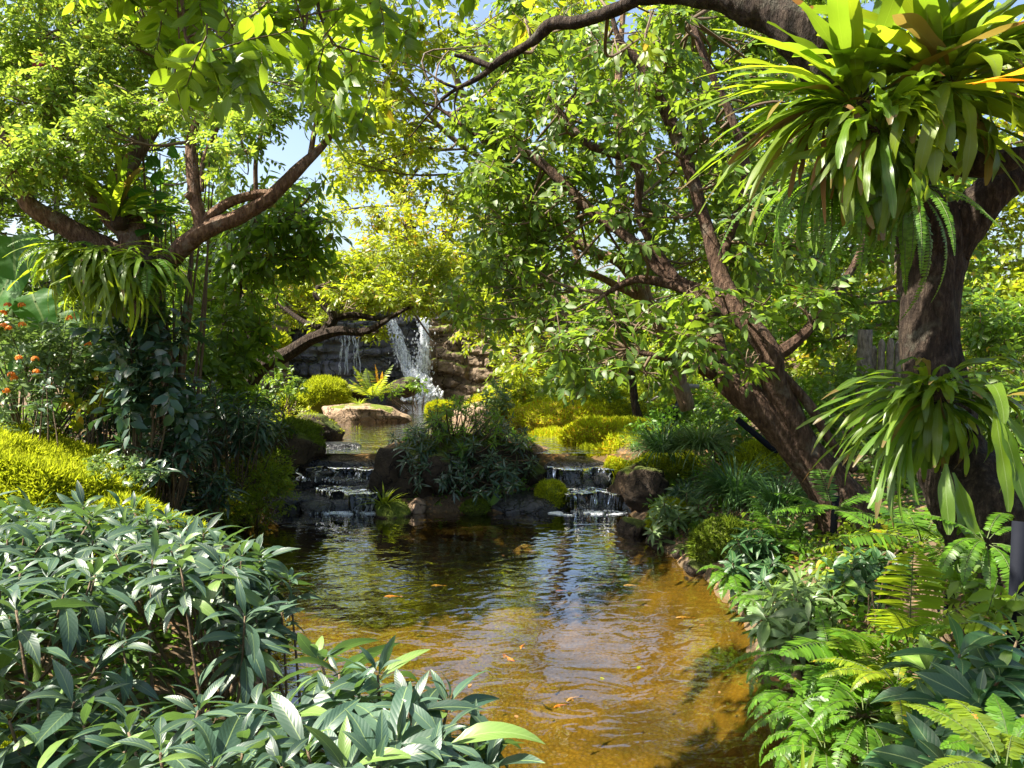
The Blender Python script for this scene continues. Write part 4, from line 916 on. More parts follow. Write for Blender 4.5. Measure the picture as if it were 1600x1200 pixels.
# overhead tree (trunk stands outside the frame at the left)
tree('overhead_tree', 'overhanging near branch of large yellow green leaves at the top centre left', 'tree', (-3.8, 1.2, H(-3.8, 1.2)),
    [[(-3000, 1900, 1.2, 90), (-2950, 500, 1.3, 85), (-1800, -300, 1.8, 55), (-700, -520, 2.5, 34), (-100, -480, 3.0, 24), (200, -300, 3.3, 16), (380, -160, 3.3, 9), (520, -60, 3.4, 5)],
     [(200, -300, 3.3, 12), (240, -140, 3.3, 7), (280, -20, 3.3, 4), (290, 60, 3.3, 2.5)]],
    [(280, 20, 3.3, 70, 35, .2), (345, 60, 3.1, 75, 45, .2), (400, 110, 3.1, 70, 35, .2), (300, 110, 3.3, 65, 22, .2), (450, 30, 3.3, 70, 45, .2), (520, 70, 3.6, 60, 50, .25), (200, -10, 3.5, 60, 22, .2), (540, 150, 4.2, 55, 35, .25), (590, 20, 3.8, 70, 40, .3),
     (250, -120, 3.3, 120, 70, .4), (480, -130, 3.4, 120, 70, .4), (700, -90, 3.9, 90, 60, .4), shade(1.45, 2.5, .9, 3.7, .35), shade(1.2, 2.3, .8, 3.9, .3), shade(1.8, 3.1, 1.0, 3.9, .35), shade(1.0, 3.6, 0, 3.6, .3), shade(1.2, 4.6, 0, 4.2, .3)],  # last blobs: unseen leaves added to shade the lower right bank and water
    'grey', 'near', .115, .022, 220, nl=7, cov=1.15, tm=T_OVAL, droop=.7, upb=-.25, stem_mi=1, opp=True, fold=.12, ang=1.0)

# mid left leafy saplings
tree('slender_tree', 'slender twin stemmed tree with big drooping leaves right of the left tree', 'tree', on(345, 650, 8.6),
    [[(345, 690, 8.5, 5), (345, 600, 8.5, 4.5), (350, 500, 8.5, 4.5), (352, 420, 8.4, 4), (370, 330, 8.2, 3.5)], [(362, 690, 8.5, 4), (364, 560, 8.5, 4), (378, 430, 8.4, 4), (400, 340, 8.2, 3)]],
    [(400, 360, 7.8, 60, 30, .4), (450, 340, 7.8, 50, 35, .4), (490, 350, 7.8, 38, 30, .3), (360, 400, 8.1, 55, 40, .4), (430, 400, 8.1, 50, 35, .4), (490, 400, 8.0, 40, 30, .3), (320, 450, 8.8, 50, 45, .4), (400, 460, 8.6, 45, 40, .4), (430, 300, 8.2, 40, 25, .3), (395, 530, 8.4, 35, 45, .3), (370, 600, 8.3, 28, 40, .2), (290, 440, 9.5, 50, 50, .4), (505, 290, 8.0, 22, 20, .2)],
    'grey', 'vine', .15, .030, 221, nl=6, cov=1.15, droop=.8, upb=-.1, tm=T_MID)
tree('gnarled_tree', 'low gnarled tree leaning over the stream before the grey wall', 'tree', on(380, 600, 10.6),
    [[(372, 640, 10.6, 14), (400, 580, 10.6, 13), (450, 552, 10.5, 11), (490, 528, 10.4, 10), (530, 517, 10.3, 8), (570, 518, 10.3, 6), (610, 497, 10.3, 3)],
     [(500, 525, 10.4, 8), (522, 498, 10.4, 7), (508, 478, 10.5, 6), (494, 462, 10.5, 5), (497, 448, 10.6, 4)], [(515, 500, 10.4, 6), (550, 492, 10.4, 5), (600, 498, 10.4, 4), (640, 480, 10.4, 2.5)],
     [(500, 512, 10.4, 5), (470, 500, 10.6, 4), (430, 470, 10.9, 3)]],
    [(450, 430, 11.2, 55, 38, .5), (520, 425, 11.0, 55, 35, .5), (590, 415, 11.2, 55, 36, .5), (600, 460, 10.6, 48, 28, .4), (545, 462, 10.6, 50, 22, .4), (650, 470, 10.8, 40, 22, .4), (480, 490, 11.2, 30, 15, .3), (690, 470, 11.5, 45, 26, .4), (730, 490, 11.8, 40, 32, .4), (660, 420, 11.8, 55, 40, .4), (590, 520, 10.5, 28, 8, .2), (415, 480, 11.4, 28, 24, .3), (500, 500, 10.6, 20, 12, .2)],
    'dark', 'lime', .08, .017, 222, nl=7, cov=1.1, rough=.15, upb=.25)
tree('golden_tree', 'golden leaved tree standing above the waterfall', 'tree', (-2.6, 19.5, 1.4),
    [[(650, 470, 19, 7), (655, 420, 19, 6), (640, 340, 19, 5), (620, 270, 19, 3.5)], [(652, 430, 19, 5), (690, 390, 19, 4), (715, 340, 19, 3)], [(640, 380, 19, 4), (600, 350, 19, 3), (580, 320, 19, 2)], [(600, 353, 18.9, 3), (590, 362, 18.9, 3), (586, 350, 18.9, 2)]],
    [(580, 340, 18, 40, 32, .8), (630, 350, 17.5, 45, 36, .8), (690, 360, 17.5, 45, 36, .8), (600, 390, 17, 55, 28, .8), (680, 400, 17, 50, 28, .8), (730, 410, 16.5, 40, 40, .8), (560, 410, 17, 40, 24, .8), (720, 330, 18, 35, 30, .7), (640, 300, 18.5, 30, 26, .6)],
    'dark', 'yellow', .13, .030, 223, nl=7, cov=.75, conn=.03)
tree('sparse_tree', 'thin half bare tree against the sky above the golden tree', 'tree', (-3.0, 24, 1.2),
    [[(640, 400, 23, 6), (635, 330, 23, 5), (620, 260, 23, 3.5), (610, 200, 23, 2)], [(632, 330, 23, 3), (600, 280, 23, 2.5), (560, 220, 23, 1.5)], [(628, 300, 23, 3), (660, 250, 23, 2.5), (690, 200, 23, 1.5)], [(640, 370, 23, 3), (670, 310, 23, 2.5), (672, 270, 23, 2)], [(625, 280, 23, 2.5), (640, 230, 23, 2), (650, 180, 23, 1)]],
    [(610, 220, 23, 45, 40, 1), (660, 230, 23, 40, 40, 1), (560, 270, 23, 36, 36, 1), (640, 280, 23, 40, 25, 1), (590, 170, 23, 40, 30, 1), (530, 250, 23, 30, 40, 1), (520, 330, 23, 30, 36, 1)],
    'dark', 'lime', .12, .03, 224, nl=6, cov=.55, conn=.03)
tree('bright_tree', 'bright yellow green tree reaching over the top centre', 'tree', (1.15, 12.8, H(1.15, 12.8)),
    [[(905, 660, 12.8, 10), (880, 520, 12.6, 9), (850, 400, 12.4, 8), (800, 290, 12.2, 7), (740, 190, 12.0, 6), (690, 60, 11.8, 4)], [(850, 400, 12.4, 5), (770, 330, 12.2, 4), (740, 270, 12, 3)], [(790, 270, 12.2, 5), (700, 210, 12, 4), (620, 120, 11.8, 3)], [(760, 220, 12.1, 5), (770, 130, 11.8, 4), (800, 40, 11.6, 3)]],
    [(560, 60, 10.5, 60, 45, .8), (640, 60, 10.5, 60, 45, .8), (720, 60, 10.5, 60, 42, .8), (590, 130, 10.5, 50, 38, .7), (660, 140, 10.5, 40, 26, .7), (620, 190, 11, 50, 24, .7), (800, 90, 10, 60, 50, .8), (560, -50, 10.5, 70, 40, 1), (700, -50, 10.5, 50, 40, 1), (550, 190, 11, 40, 28, .6), (740, 180, 11, 30, 26, .6), (850, 30, 10, 60, 45, .8), (880, -60, 10, 50, 30, .8), (740, 270, 11, 32, 30, .6), (690, 300, 11.5, 26, 26, .5), (540, 250, 11.2, 36, 30, .6), (600, 250, 11.5, 40, 30, .6), (660, 230, 11.3, 36, 26, .6), (510, 130, 11, 40, 30, .6)],
    'grey', 'lime', .12, .028, 225, nl=7, cov=1.0, conn=.02, droop=.5)

# big leaning tree on the right bank
rr = np.random.default_rng(5); bl = []
for yy in range(-60, 600, 78):
    for xx in range(760 if yy > 60 else 820, 1330, 84):
        if yy < 60 and xx > 1250: continue
        if yy > 520 and xx < 840: continue
        if yy > 430 and xx > 1180: continue
        if rr.random() < .16 or (840 < xx < 1120 and yy > 455): continue
        bl.append((xx + rr.uniform(-28, 28), yy + rr.uniform(-24, 24), rr.uniform(6.9, 8.4), rr.uniform(42, 66), rr.uniform(34, 56), .5))
for yy in range(90, 445, 62):
    for xx in range(800, 1180, 70):
        if rr.random() < .25: continue
        bl.append((xx + rr.uniform(-30, 30), yy + rr.uniform(-24, 20), rr.uniform(6.6, 7.3), rr.uniform(32, 50), rr.uniform(26, 42), .35))
for k in range(12): bl.append((rr.uniform(850, 1130), rr.uniform(455, 590), rr.uniform(5.3, 5.7), rr.uniform(26, 44), rr.uniform(18, 28), .2))
front = [(770, 265, 6.4, 45, 34, .3), (830, 420, 6.6, 60, 38, .4), (780, 470, 6.8, 50, 38, .35), (860, 500, 6.3, 60, 42, .4), (940, 560, 6.0, 62, 34, .4), (880, 580, 6.4, 48, 30, .3), (1010, 555, 5.9, 50, 30, .3), (840, 340, 6.6, 44, 30, .3), (950, 500, 6.2, 48, 30, .3),
         (1170, 320, 5.6, 50, 36, .3), (1230, 380, 5.5, 44, 34, .3), (1160, 400, 5.8, 44, 30, .3), (1260, 470, 5.4, 42, 32, .3), (1050, 340, 6.0, 44, 26, .3), (900, 130, 6.2, 55, 36, .35), (970, 200, 6.0, 48, 30, .3), (1040, 90, 5.9, 50, 36, .3), (1100, 210, 5.8, 36, 30, .3), (850, 220, 6.2, 44, 32, .3), (1060, 470, 6.3, 40, 24, .25), (1000, 385, 5.8, 30, 22, .2), (905, 300, 6.0, 34, 24, .2), (960, 330, 5.9, 28, 20, .2), (1085, 160, 5.7, 32, 26, .2), (1140, 255, 5.6, 30, 24, .2), (1020, 250, 5.8, 32, 26, .2), (1095, 540, 5.3, 40, 22, .15), (1165, 572, 5.2, 36, 18, .15), (870, 180, 6.0, 36, 26, .2), (930, 70, 6.0, 40, 28, .2), (800, 200, 6.2, 36, 26, .2), (1180, 480, 5.3, 30, 20, .15), (760, 350, 6.6, 36, 26, .2), (1060, 20, 5.8, 40, 28, .2), (1000, 130, 5.9, 34, 26, .2)]
LE, _ = tree('leaning_tree', 'many stemmed tree leaning over the pond from the right bank', 'tree', on(1310, 800, 5.6),
    [[(1335, 830, 5.6, 55), (1310, 775, 5.6, 38), (1262, 715, 5.6, 31), (1205, 655, 5.6, 27), (1160, 615, 5.6, 24), (1128, 585, 5.65, 18), (1122, 540, 5.8, 12), (1116, 500, 5.9, 10), (1122, 455, 6.0, 9)],
     [(1262, 715, 5.6, 26), (1232, 650, 5.55, 22), (1208, 590, 5.5, 20), (1203, 550, 5.5, 19), (1168, 505, 5.6, 16), (1138, 460, 5.7, 15), (1122, 415, 5.8, 13), (1100, 340, 5.9, 11), (1075, 260, 6.0, 10), (1050, 196, 6.1, 10), (1029, 154, 6.1, 9), (1010, 112, 6.2, 8), (969, 63, 6.2, 5), (955, 20, 6.2, 3)],
     [(1205, 560, 5.5, 14), (1250, 528, 5.5, 8), (1290, 480, 5.6, 7), (1318, 440, 5.7, 6), (1345, 390, 5.8, 5), (1360, 300, 5.9, 4)],
     [(1212, 575, 5.5, 8), (1262, 630, 5.5, 8), (1295, 685, 5.5, 7.5), (1335, 735, 5.5, 7)],
     [(1170, 510, 5.6, 12), (1110, 470, 5.8, 9), (1060, 449, 6.0, 8), (1010, 437, 6.1, 7), (980, 441, 6.2, 6), (945, 460, 6.2, 4)],
     [(1140, 470, 5.7, 11), (1085, 450, 6.0, 9), (1035, 425, 6.2, 9), (1005, 392, 6.3, 9), (967, 361, 6.4, 8), (925, 330, 6.5, 8), (878, 284, 6.6, 8), (826, 242, 6.7, 7), (745, 210, 6.9, 4), (690, 172, 7.0, 2.5), (660, 160, 7.0, 1.5)],
     [(1060, 440, 6.1, 7), (1000, 345, 6.3, 6), (997, 262, 6.3, 7), (948, 238, 6.4, 6), (917, 224, 6.4, 5), (889, 189, 6.5, 4), (855, 150, 6.5, 2)],
     [(1122, 415, 5.8, 8), (1150, 340, 5.9, 7), (1165, 260, 6.0, 6), (1140, 175, 6.1, 6), (1102, 95, 6.1, 5), (1080, 30, 6.2, 4)],
     [(1130, 590, 5.65, 12), (1090, 575, 5.6, 8), (1040, 560, 5.6, 5), (980, 545, 5.7, 3)]],
    front + [b for b in bl if b[1] > 10 or rr.random() < .45], 'red', 'deep', .10, .022, 230, nl=7, cov=.95, rough=.16, sides=14, per=8, droop=.5, upb=.05, gap=-.3, ck=1.65)
tree('pale_stemmed_tree', 'pale barked tree with diverging stems behind the leaning tree', 'tree', on(1050, 600, 8.6),
    [[(1075, 640, 8.6, 12), (1050, 560, 8.6, 12), (1036, 521, 8.6, 12), (1012, 471, 8.6, 11), (1001, 428, 8.6, 9), (991, 388, 8.6, 8.5), (980, 348, 8.6, 8), (969, 273, 8.7, 7), (966, 140, 8.8, 6), (975, 0, 8.9, 4)],
     [(1020, 490, 8.6, 9), (983, 428, 8.5, 9), (961, 405, 8.4, 9), (940, 399, 8.4, 8), (916, 388, 8.4, 8), (887, 367, 8.4, 8), (860, 345, 8.4, 7), (820, 310, 8.4, 5), (790, 250, 8.4, 3)],
     [(880, 360, 8.4, 5), (900, 395, 8.4, 5), (905, 420, 8.4, 5)], [(1012, 471, 8.6, 7), (970, 450, 8.5, 6), (930, 430, 8.5, 5), (880, 418, 8.5, 3)]],
    [(820, 150, 9.4, 60, 50, .6), (900, 60, 9.4, 60, 50, .6), (880, 250, 9.4, 60, 46, .6), (800, 330, 9.4, 50, 46, .6), (900, 330, 9.8, 50, 40, .6), (980, 120, 9.6, 60, 50, .6), (1060, 20, 9.6, 70, 50, .6), (790, 400, 9.4, 46, 34, .5), (800, 450, 9.6, 40, 36, .5), (1080, 380, 9.8, 60, 50, .6), (820, 560, 9.4, 46, 34, .5), (1060, 260, 9.8, 60, 50, .6)],
    'tan', 'lime', .095, .022, 231, nl=7, cov=.9, rough=.12, droop=.4)

# big trunk on the right with its arching limb
tree('old_tree', 'thick dark trunk carrying large ferns at the right edge', 'tree', on(1540, 850, 3.9),
    [[(1600, 900, 3.9, 85), (1560, 830, 3.95, 80), (1515, 760, 4.1, 70), (1478, 690, 4.2, 50), (1460, 600, 4.25, 44), (1454, 520, 4.3, 43), (1460, 440, 4.3, 43), (1470, 380, 4.3, 46), (1455, 325, 4.3, 42)],
     [(1462, 380, 4.3, 40), (1425, 310, 4.25, 34), (1390, 240, 4.2, 34), (1345, 190, 4.15, 36), (1295, 120, 4.1, 34), (1255, 65, 4.1, 32), (1195, 18, 4.15, 28), (1120, -8, 4.25, 23), (1050, -14, 4.4, 18), (1000, -6, 4.5, 12)],
     [(1480, 390, 4.3, 36), (1525, 330, 4.25, 32), (1580, 280, 4.2, 28), (1660, 220, 4.2, 24), (1760, 120, 4.2, 18), (1850, -50, 4.2, 12)],
     [(1400, 270, 4.2, 22), (1480, 255, 4.0, 20), (1550, 255, 3.9, 18), (1640, 230, 3.9, 15)],
     [(1010, -10, 4.5, 11), (960, 16, 4.6, 10), (905, 34, 4.7, 10), (862, 38, 4.8, 9), (835, 62, 4.85, 8), (815, 76, 4.9, 7), (785, 92, 4.95, 7), (750, 120, 5.0, 5), (715, 138, 5.1, 3.5), (690, 155, 5.1, 3)],
     [(768, 104, 4.95, 5), (735, 92, 5.0, 4), (710, 86, 5.0, 2.5)], [(715, 138, 5.1, 2.5), (690, 128, 5.1, 2), (655, 105, 5.2, 1.2), (620, 95, 5.2, .8)], [(700, 146, 5.1, 2), (665, 185, 5.2, 1.5), (640, 215, 5.3, 1)], [(715, 140, 5.1, 2), (710, 165, 5.1, 1.4), (716, 190, 5.1, .8)]],
    [(640, 120, 5.3, 50, 26, .3), (600, 160, 5.6, 46, 26, .3), (1000, 60, 5.2, 36, 22, .2), (820, 30, 5.3, 40, 20, .25), (1700, 60, 4.6, 120, 90, .5), (1750, 260, 4.6, 100, 60, .5), (1850, -60, 4.6, 150, 100, .6), (1150, -110, 4.6, 110, 45, .4), (1330, -120, 4.3, 120, 60, .5)],
    'dark', 'lime', .10, .022, 240, nl=6, cov=.8, rough=.26, sides=36, per=20, droop=.5, opp=True)

# epiphytic ferns on the old tree
rr = np.random.default_rng(77)
def aim(n, spec, s):
    """directions from screen style angles: spec rows (angle deg from right, toward camera, length, bend, halfwidth, count)"""
    rr = np.random.default_rng(s); out = []
    for a0, a1, ty0, ty1, l0, l1, b0, b1, w0, w1, c in spec:
        for k in range(c):
            a = math.radians(rr.uniform(a0, a1)); ty = rr.uniform(ty0, ty1); out.append((math.cos(a), -ty, math.sin(a), rr.uniform(l0, l1), rr.uniform(b0, b1), rr.uniform(w0, w1)))
    return out
epi('birds_nest_fern', "huge bird's nest fern glowing on the limb at the upper right", at(1340, 165, 3.95),
    aim(0, [(10, 175, -.2, .8, .55, .95, .3, 1.1, .030, .048, 32), (155, 205, .0, .8, .65, 1.05, .4, 1.1, .017, .028, 34), (195, 260, .2, .9, .45, .8, .4, 1.0, .020, .032, 10), (-20, 30, .1, .8, .6, .95, .4, 1.1, .030, .05, 14), (0, 360, .8, 1.6, .3, .5, .8, 1.8, .022, .034, 14)], 301), ('strap', 'strapy', 'strap', 'strapy'), 0, 301, .16)
epi('birds_nest_fern', "broad leaved bird's nest fern at the top right corner", at(1480, 130, 3.8),
    aim(0, [(20, 160, -.3, .5, .5, .85, .2, 1.0, .035, .058, 38), (-20, 40, -.2, .6, .5, .8, .3, 1.0, .03, .05, 14), (180, 360, .3, 1.2, .3, .6, .8, 2.0, .028, .042, 20), (20, 160, .6, 1.4, .25, .45, 1.0, 2.0, .028, .04, 12)], 302), ('strap', 'strapy', 'strapy'), 0, 302, .14)
epi('strap_fern', 'wavy strap leaved fern hanging under the limb at upper right', at(1370, 210, 3.8),
    aim(0, [(190, 350, .1, 1.3, .28, .62, .6, 2.4, .016, .027, 66), (150, 200, .3, 1.0, .35, .6, .8, 1.8, .018, .028, 14), (20, 150, .4, 1.3, .25, .42, 1.2, 2.6, .020, .03, 26)], 303), ('strap', 'strap', 'strapy'), 0, 303, .16, wave=.5)
seed(304); o = [x for x in COL.objects if str(x.get('label', '')).startswith('broad leaved bird')][0]
straps(o, at(1500, 140, 3.35), [(.98, -.1, .30, .5, .35, .045), (.98, -.12, .08, .46, .25, .034)], 'orange', 0, name='dying_frond')
o = [x for x in COL.objects if str(x.get('label', '')).startswith('huge bird')][0]
straps(o, at(1300, 170, 3.9), [(-.9, -.4, -.35, .62, .5, .035), (-.6, -.3, -.9, .5, .4, .028), (.1, -.5, -1, .5, .2, .018), (.35, -.5, .6, .3, 2.4, .018), (-.1, -.5, -1, .4, .6, .022), (-.5, -.7, -.5, .45, .8, .016), (.5, -.6, -.8, .4, .9, .018), (.7, -.5, -.2, .35, 1.6, .018), (0, -.9, .2, .3, 2.4, .016), (-.3, -.6, -1, .6, .3, .014), (.25, -.5, -1.1, .62, .3, .015), (-.75, -.4, -.8, .45, .6, .022)], 'brown', 0, name='dead_frond')
fern('boston_fern', 'sword fern hanging below the huge nest fern at upper right', at(1300, 270, 4.0), 22, .66, 305, 'fern', .045, .008, (-.6, .4), 1.7, 40, az=(2.4, 6.6), cat='fern')
fern('boston_fern', 'narrow sword fern hanging down the front of the thick trunk', at(1420, 290, 3.75), 12, .62, 306, 'fern', .035, .007, (-1.1, .1), 1.2, 40, az=(3.4, 5.8), cat='fern')
epi('strap_fern', 'large drooping strap fern wrapped around the thick trunk', at(1458, 618, 3.95),
    aim(0, [(150, 215, .0, .9, .45, .78, .6, 1.5, .013, .021, 50), (215, 325, .2, 1.3, .22, .42, .7, 1.9, .017, .025, 50), (-30, 60, .0, 1.0, .3, .55, .8, 2.0, .016, .025, 34), (60, 160, .2, 1.1, .2, .38, 1.2, 2.8, .015, .022, 26)], 307), ('strap', 'strap', 'strapy'), 0, 307, .2, wave=.45)
seed(308); o = [x for x in COL.objects if str(x.get('label', '')).startswith('large drooping strap')][0]
straps(o, at(1540, 620, 3.6), [(.1, -.5, -.9, .55, .2, .04), (.35, -.6, -.6, .6, .7, .04), (-.1, -.6, -.9, .5, .3, .038), (.25, -.8, .5, .5, 2.0, .03), (-.3, -.8, .5, .35, 2.0, .03), (.6, -.6, .6, .5, 1.6, .034)], 'strap', 0)
straps(o, at(1470, 700, 3.7), [(.15, -.5, -.9, .42, .2, .036), (-.2, -.5, -.8, .34, .3, .034), (.3, -.4, -1, .48, .1, .036)], 'strap', 0)

# background foliage masses as separate trees
def bgt(name, label, x, y, top, blobs, leaf, LL, LW, s, bark='grey', cov=.9, r=7, **kw):
    b = np.array([x, y, H(x, y)]); px = 800 + x / y * FPX
    pyb = 520 + (1.9 - b[2]) / y * FPX
    return tree(name, label, 'tree', b, [[(px, pyb + 10, y, r), (px + 5, pyb - 60, y, r * .85), (px - 6, (pyb + top) / 2, y, r * .65), (px + 3, top, y, r * .25)]], blobs, bark, leaf, LL, LW, s, nl=6, cov=cov, conn=.025, **kw)
def grid(x0, x1, y0, y1, st, d, dj, s, rx=None, drop=.08):
    rr = np.random.default_rng(s); out = []
    for yy in np.arange(y0, y1, st * .9):
        for xx in np.arange(x0, x1, st):
            if rr.random() < drop: continue
            out.append((xx + rr.uniform(-.3, .3) * st, yy + rr.uniform(-.3, .3) * st, d + rr.uniform(-dj, dj), st * .68, st * .6, .7))
    return out
bgt('background_tree', 'dark green tree behind the slender tree at mid left', -6.8, 17.4, 330, grid(250, 440, 330, 600, 62, 17.6, .4, 401), 'mid', .12, .032, 401)
bgt('background_tree', 'tall shadowy tree behind the left tree crown', -9, 15.3, 40, grid(-60, 280, 300, 620, 75, 15, .7, 402), 'deep', .13, .034, 402)
bgt('background_tree', 'light green tree filling the gaps of the left crown', -7.5, 15.5, 30, grid(-60, 420, 60, 330, 82, 15, .8, 403, drop=.34), 'crepe', .13, .036, 403, cov=.55)
bgt('background_tree', 'green hedge like tree above the brown rock wall', .2, 18.4, 330, grid(720, 830, 400, 560, 50, 18, .6, 404, drop=.2), 'lime', .15, .04, 404, cov=.9)
bgt('background_tree', 'bright shrubby tree behind the far right pool', 2.0, 14.6, 430, grid(760, 850, 470, 530, 50, 14, .6, 405) + grid(790, 1080, 545, 640, 50, 14, .6, 415), 'lime', .12, .03, 405)
bgt('background_tree', 'light green tree seen between the leaning stems', 4.2, 13.0, 300, grid(1140, 1300, 220, 640, 78, 13, .8, 406, drop=.25) + grid(960, 1130, 560, 640, 70, 13, .8, 416), 'lime', .13, .034, 406, cov=.5)
bgt('background_tree', 'pale green tree right of the thick trunk', 9.3, 13.5, 80, grid(1480, 1720, 120, 640, 82, 13, .9, 407, drop=.25), 'lime', .13, .034, 407, cov=.7)
bgt('background_tree', 'deep green tree between the leaning tree and thick trunk', 5.6, 11.0, 260, grid(1240, 1480, 260, 700, 76, 10.8, .7, 408, drop=.12), 'mid', .12, .032, 408, cov=.8)
bgt('background_tree', 'far green tree rising above the centre right', 3.5, 20, -40, grid(780, 1250, -60, 150, 105, 19, 1, 409, drop=.5) + grid(1120, 1250, 150, 330, 105, 19, 1, 419), 'lime', .18, .05, 409, cov=.4)
bgt('background_tree', 'high thin tree behind the huge nest fern', 8.5, 17, -60, grid(1180, 1620, -40, 260, 105, 16, 1, 410, drop=.35), 'crepe', .16, .045, 410, cov=.6)
bgt('background_tree', 'far dark treetop along the horizon at the centre', -2.5, 26, 400, grid(420, 760, 420, 560, 44, 25, 1, 411), 'mid', .2, .055, 411, cov=.9)
bgt('background_tree', 'yellow green shrubby tree behind the grey wall', -5.0, 17.8, 400, grid(400, 620, 420, 510, 44, 17.5, .5, 412, drop=.2), 'yellow', .14, .036, 412, cov=.9)
bgt('background_tree', 'low spreading green tree on the slope behind the brown wall', 1.2, 17.0, 455, grid(800, 1150, 462, 600, 48, 16.6, .4, 421), 'mid', .14, .036, 421, cov=1.0)
bgt('background_tree', 'low green tree on the slope behind the leaning trunk', 5.2, 16.5, 455, grid(1120, 1420, 440, 620, 60, 16.2, .5, 422), 'lime', .14, .036, 422, cov=.9)
# far-off wood closing the horizon on all sides ahead
seed(420); g = G(); bl2 = []
for a in np.linspace(-1.5, 1.5, 62):
    d_ = 31 + 3 * math.sin(a * 9); c = np.array([math.sin(a) * d_, math.cos(a) * d_, 2.2 + R.uniform(-.3, .6)]); bl2.append((c, np.array([1.8, 1.4, 2.0 + R.uniform(-.3, .8)])))
crown(g, bl2, .35, .10, 6, cov=1.5, tm=T_RH, world=True); o = g.build('distant_wood', [L['mid'], TWIG]); kind(o, 'stuff'); o['label'] = 'far off green wood closing the view behind the garden'; o['category'] = 'wood'
# ---------------------------------------------------------------- island plants
rosettes('island_shrub', 'dark narrow leaved shrub on the left of the planted island', 'shrub', isl + np.array([-.3, 0, .45]), cloud((665, 690), 65, 40, 8.0, 8.9, 34, 11), 'slate2', .15, .013, 501, 10, tm=T_MID, low=1)
rosettes('island_shrub', 'dark narrow leaved shrub on the right of the planted island', 'shrub', isl + np.array([.45, 0, .42]), cloud((785, 710), 50, 48, 8.0, 8.8, 34, 12), 'slate2', .15, .013, 502, 10, tm=T_MID, low=1)
rosettes('island_shrub', 'green palmate shrub rising highest at the island centre', 'shrub', isl + np.array([.05, .1, .45]), cloud((725, 662), 66, 42, 8.0, 8.8, 62, 13), 'vine', .11, .012, 503, 9, tm=T_MID, low=1, bend=.4)
rosettes('island_shrub', 'thin green stems with starry leaves above the island left of centre', 'shrub', isl + np.array([-.15, .1, .45]), tipsurf([(683, 622, 8.5), (700, 640, 8.4), (672, 648, 8.6), (715, 618, 8.7), (655, 668, 8.5), (690, 668, 8.3), (720, 700, 8.1), (700, 720, 8.1)]), 'fern', .12, .012, 504, 10, tm=T_MID, low=2, bend=.4)
rosettes('island_shrub', 'thin stems with starry leaves above the island right of centre', 'shrub', isl + np.array([.3, .1, .45]), tipsurf([(760, 635, 8.7), (775, 655, 8.5), (750, 660, 8.4), (800, 650, 8.6), (820, 670, 8.5), (805, 690, 8.3), (740, 690, 8.1)]), 'slate2', .13, .013, 505, 10, tm=T_MID, low=2, bend=.5)
rosettes('island_shrub', 'dark leaves hanging down the island front', 'shrub', isl + np.array([0, -.2, .3]), cloud((725, 735), 105, 34, 7.9, 8.1, 44, 14), 'slate2', .13, .013, 506, 9, tm=T_MID, low=1, bend=1.2)
tuft('spiky_plant', 'small bright spiky plant on the low rock before the island', at(600, 790, 7.95), 34, .30, .012, 507, 'lime', bend=1.0, rad=.03, cat='plant')
seed(508); t = thing('water_plant', 'single sprig of broad upright leaves at the island waterline', 'plant', at(768, 795, 7.9)); g = G()
for dx, l_ in ((-.5, .18), (.35, .24), (.9, .16), (.1, .12)): leafset(g, T_OVAL, at(768, 790, 7.9), np.array([dx, -.2, 1]), np.array([0, -1, .3]), l_, .02, .4, .2)
g.build('foliage', L['fern'], t)

# ---------------------------------------------------------------- around the upper stream
fern('cycad_fern', 'bright spiky fern right of the moss hummock on the tan boulder', at(582, 622, 13.2), 13, .62, 510, 'lime', .16, .012, (.5, 1.3), .5, 16, cat='fern')
seed(511); o = COL.objects[-1]
fern('dry_fern', 'rusty orange upright frond behind the spiky fern', at(594, 615, 13.3), 2, .5, 512, 'orange', .07, .010, (1.3, 1.5), .2, 18, cat='fern')
tuft('grass_tuft', 'light green tuft on the tan boulder top at left', at(560, 632, 12.4), 60, .18, .006, 513, 'lime')
tuft('grass_tuft', 'small bright sprig at the front of the tan boulder', at(558, 672, 11.3), 26, .14, .006, 514, 'lime')
bush('low_shrub', 'small yellow green shrub left of the tan boulder', 'shrub', [(468, 655, 11.8, 28, 20, .2), (440, 660, 11.2, 24, 16, .2)], 'yellow', .06, .014, 515, cov=1.8)
bush('low_shrub', 'green leafy plants at the right foot of the rock wall', 'shrub', [(655, 600, 14.0, 18, 8, .2), (600, 610, 13.6, 26, 8, .2)], 'mid', .08, .02, 516, cov=1.8)
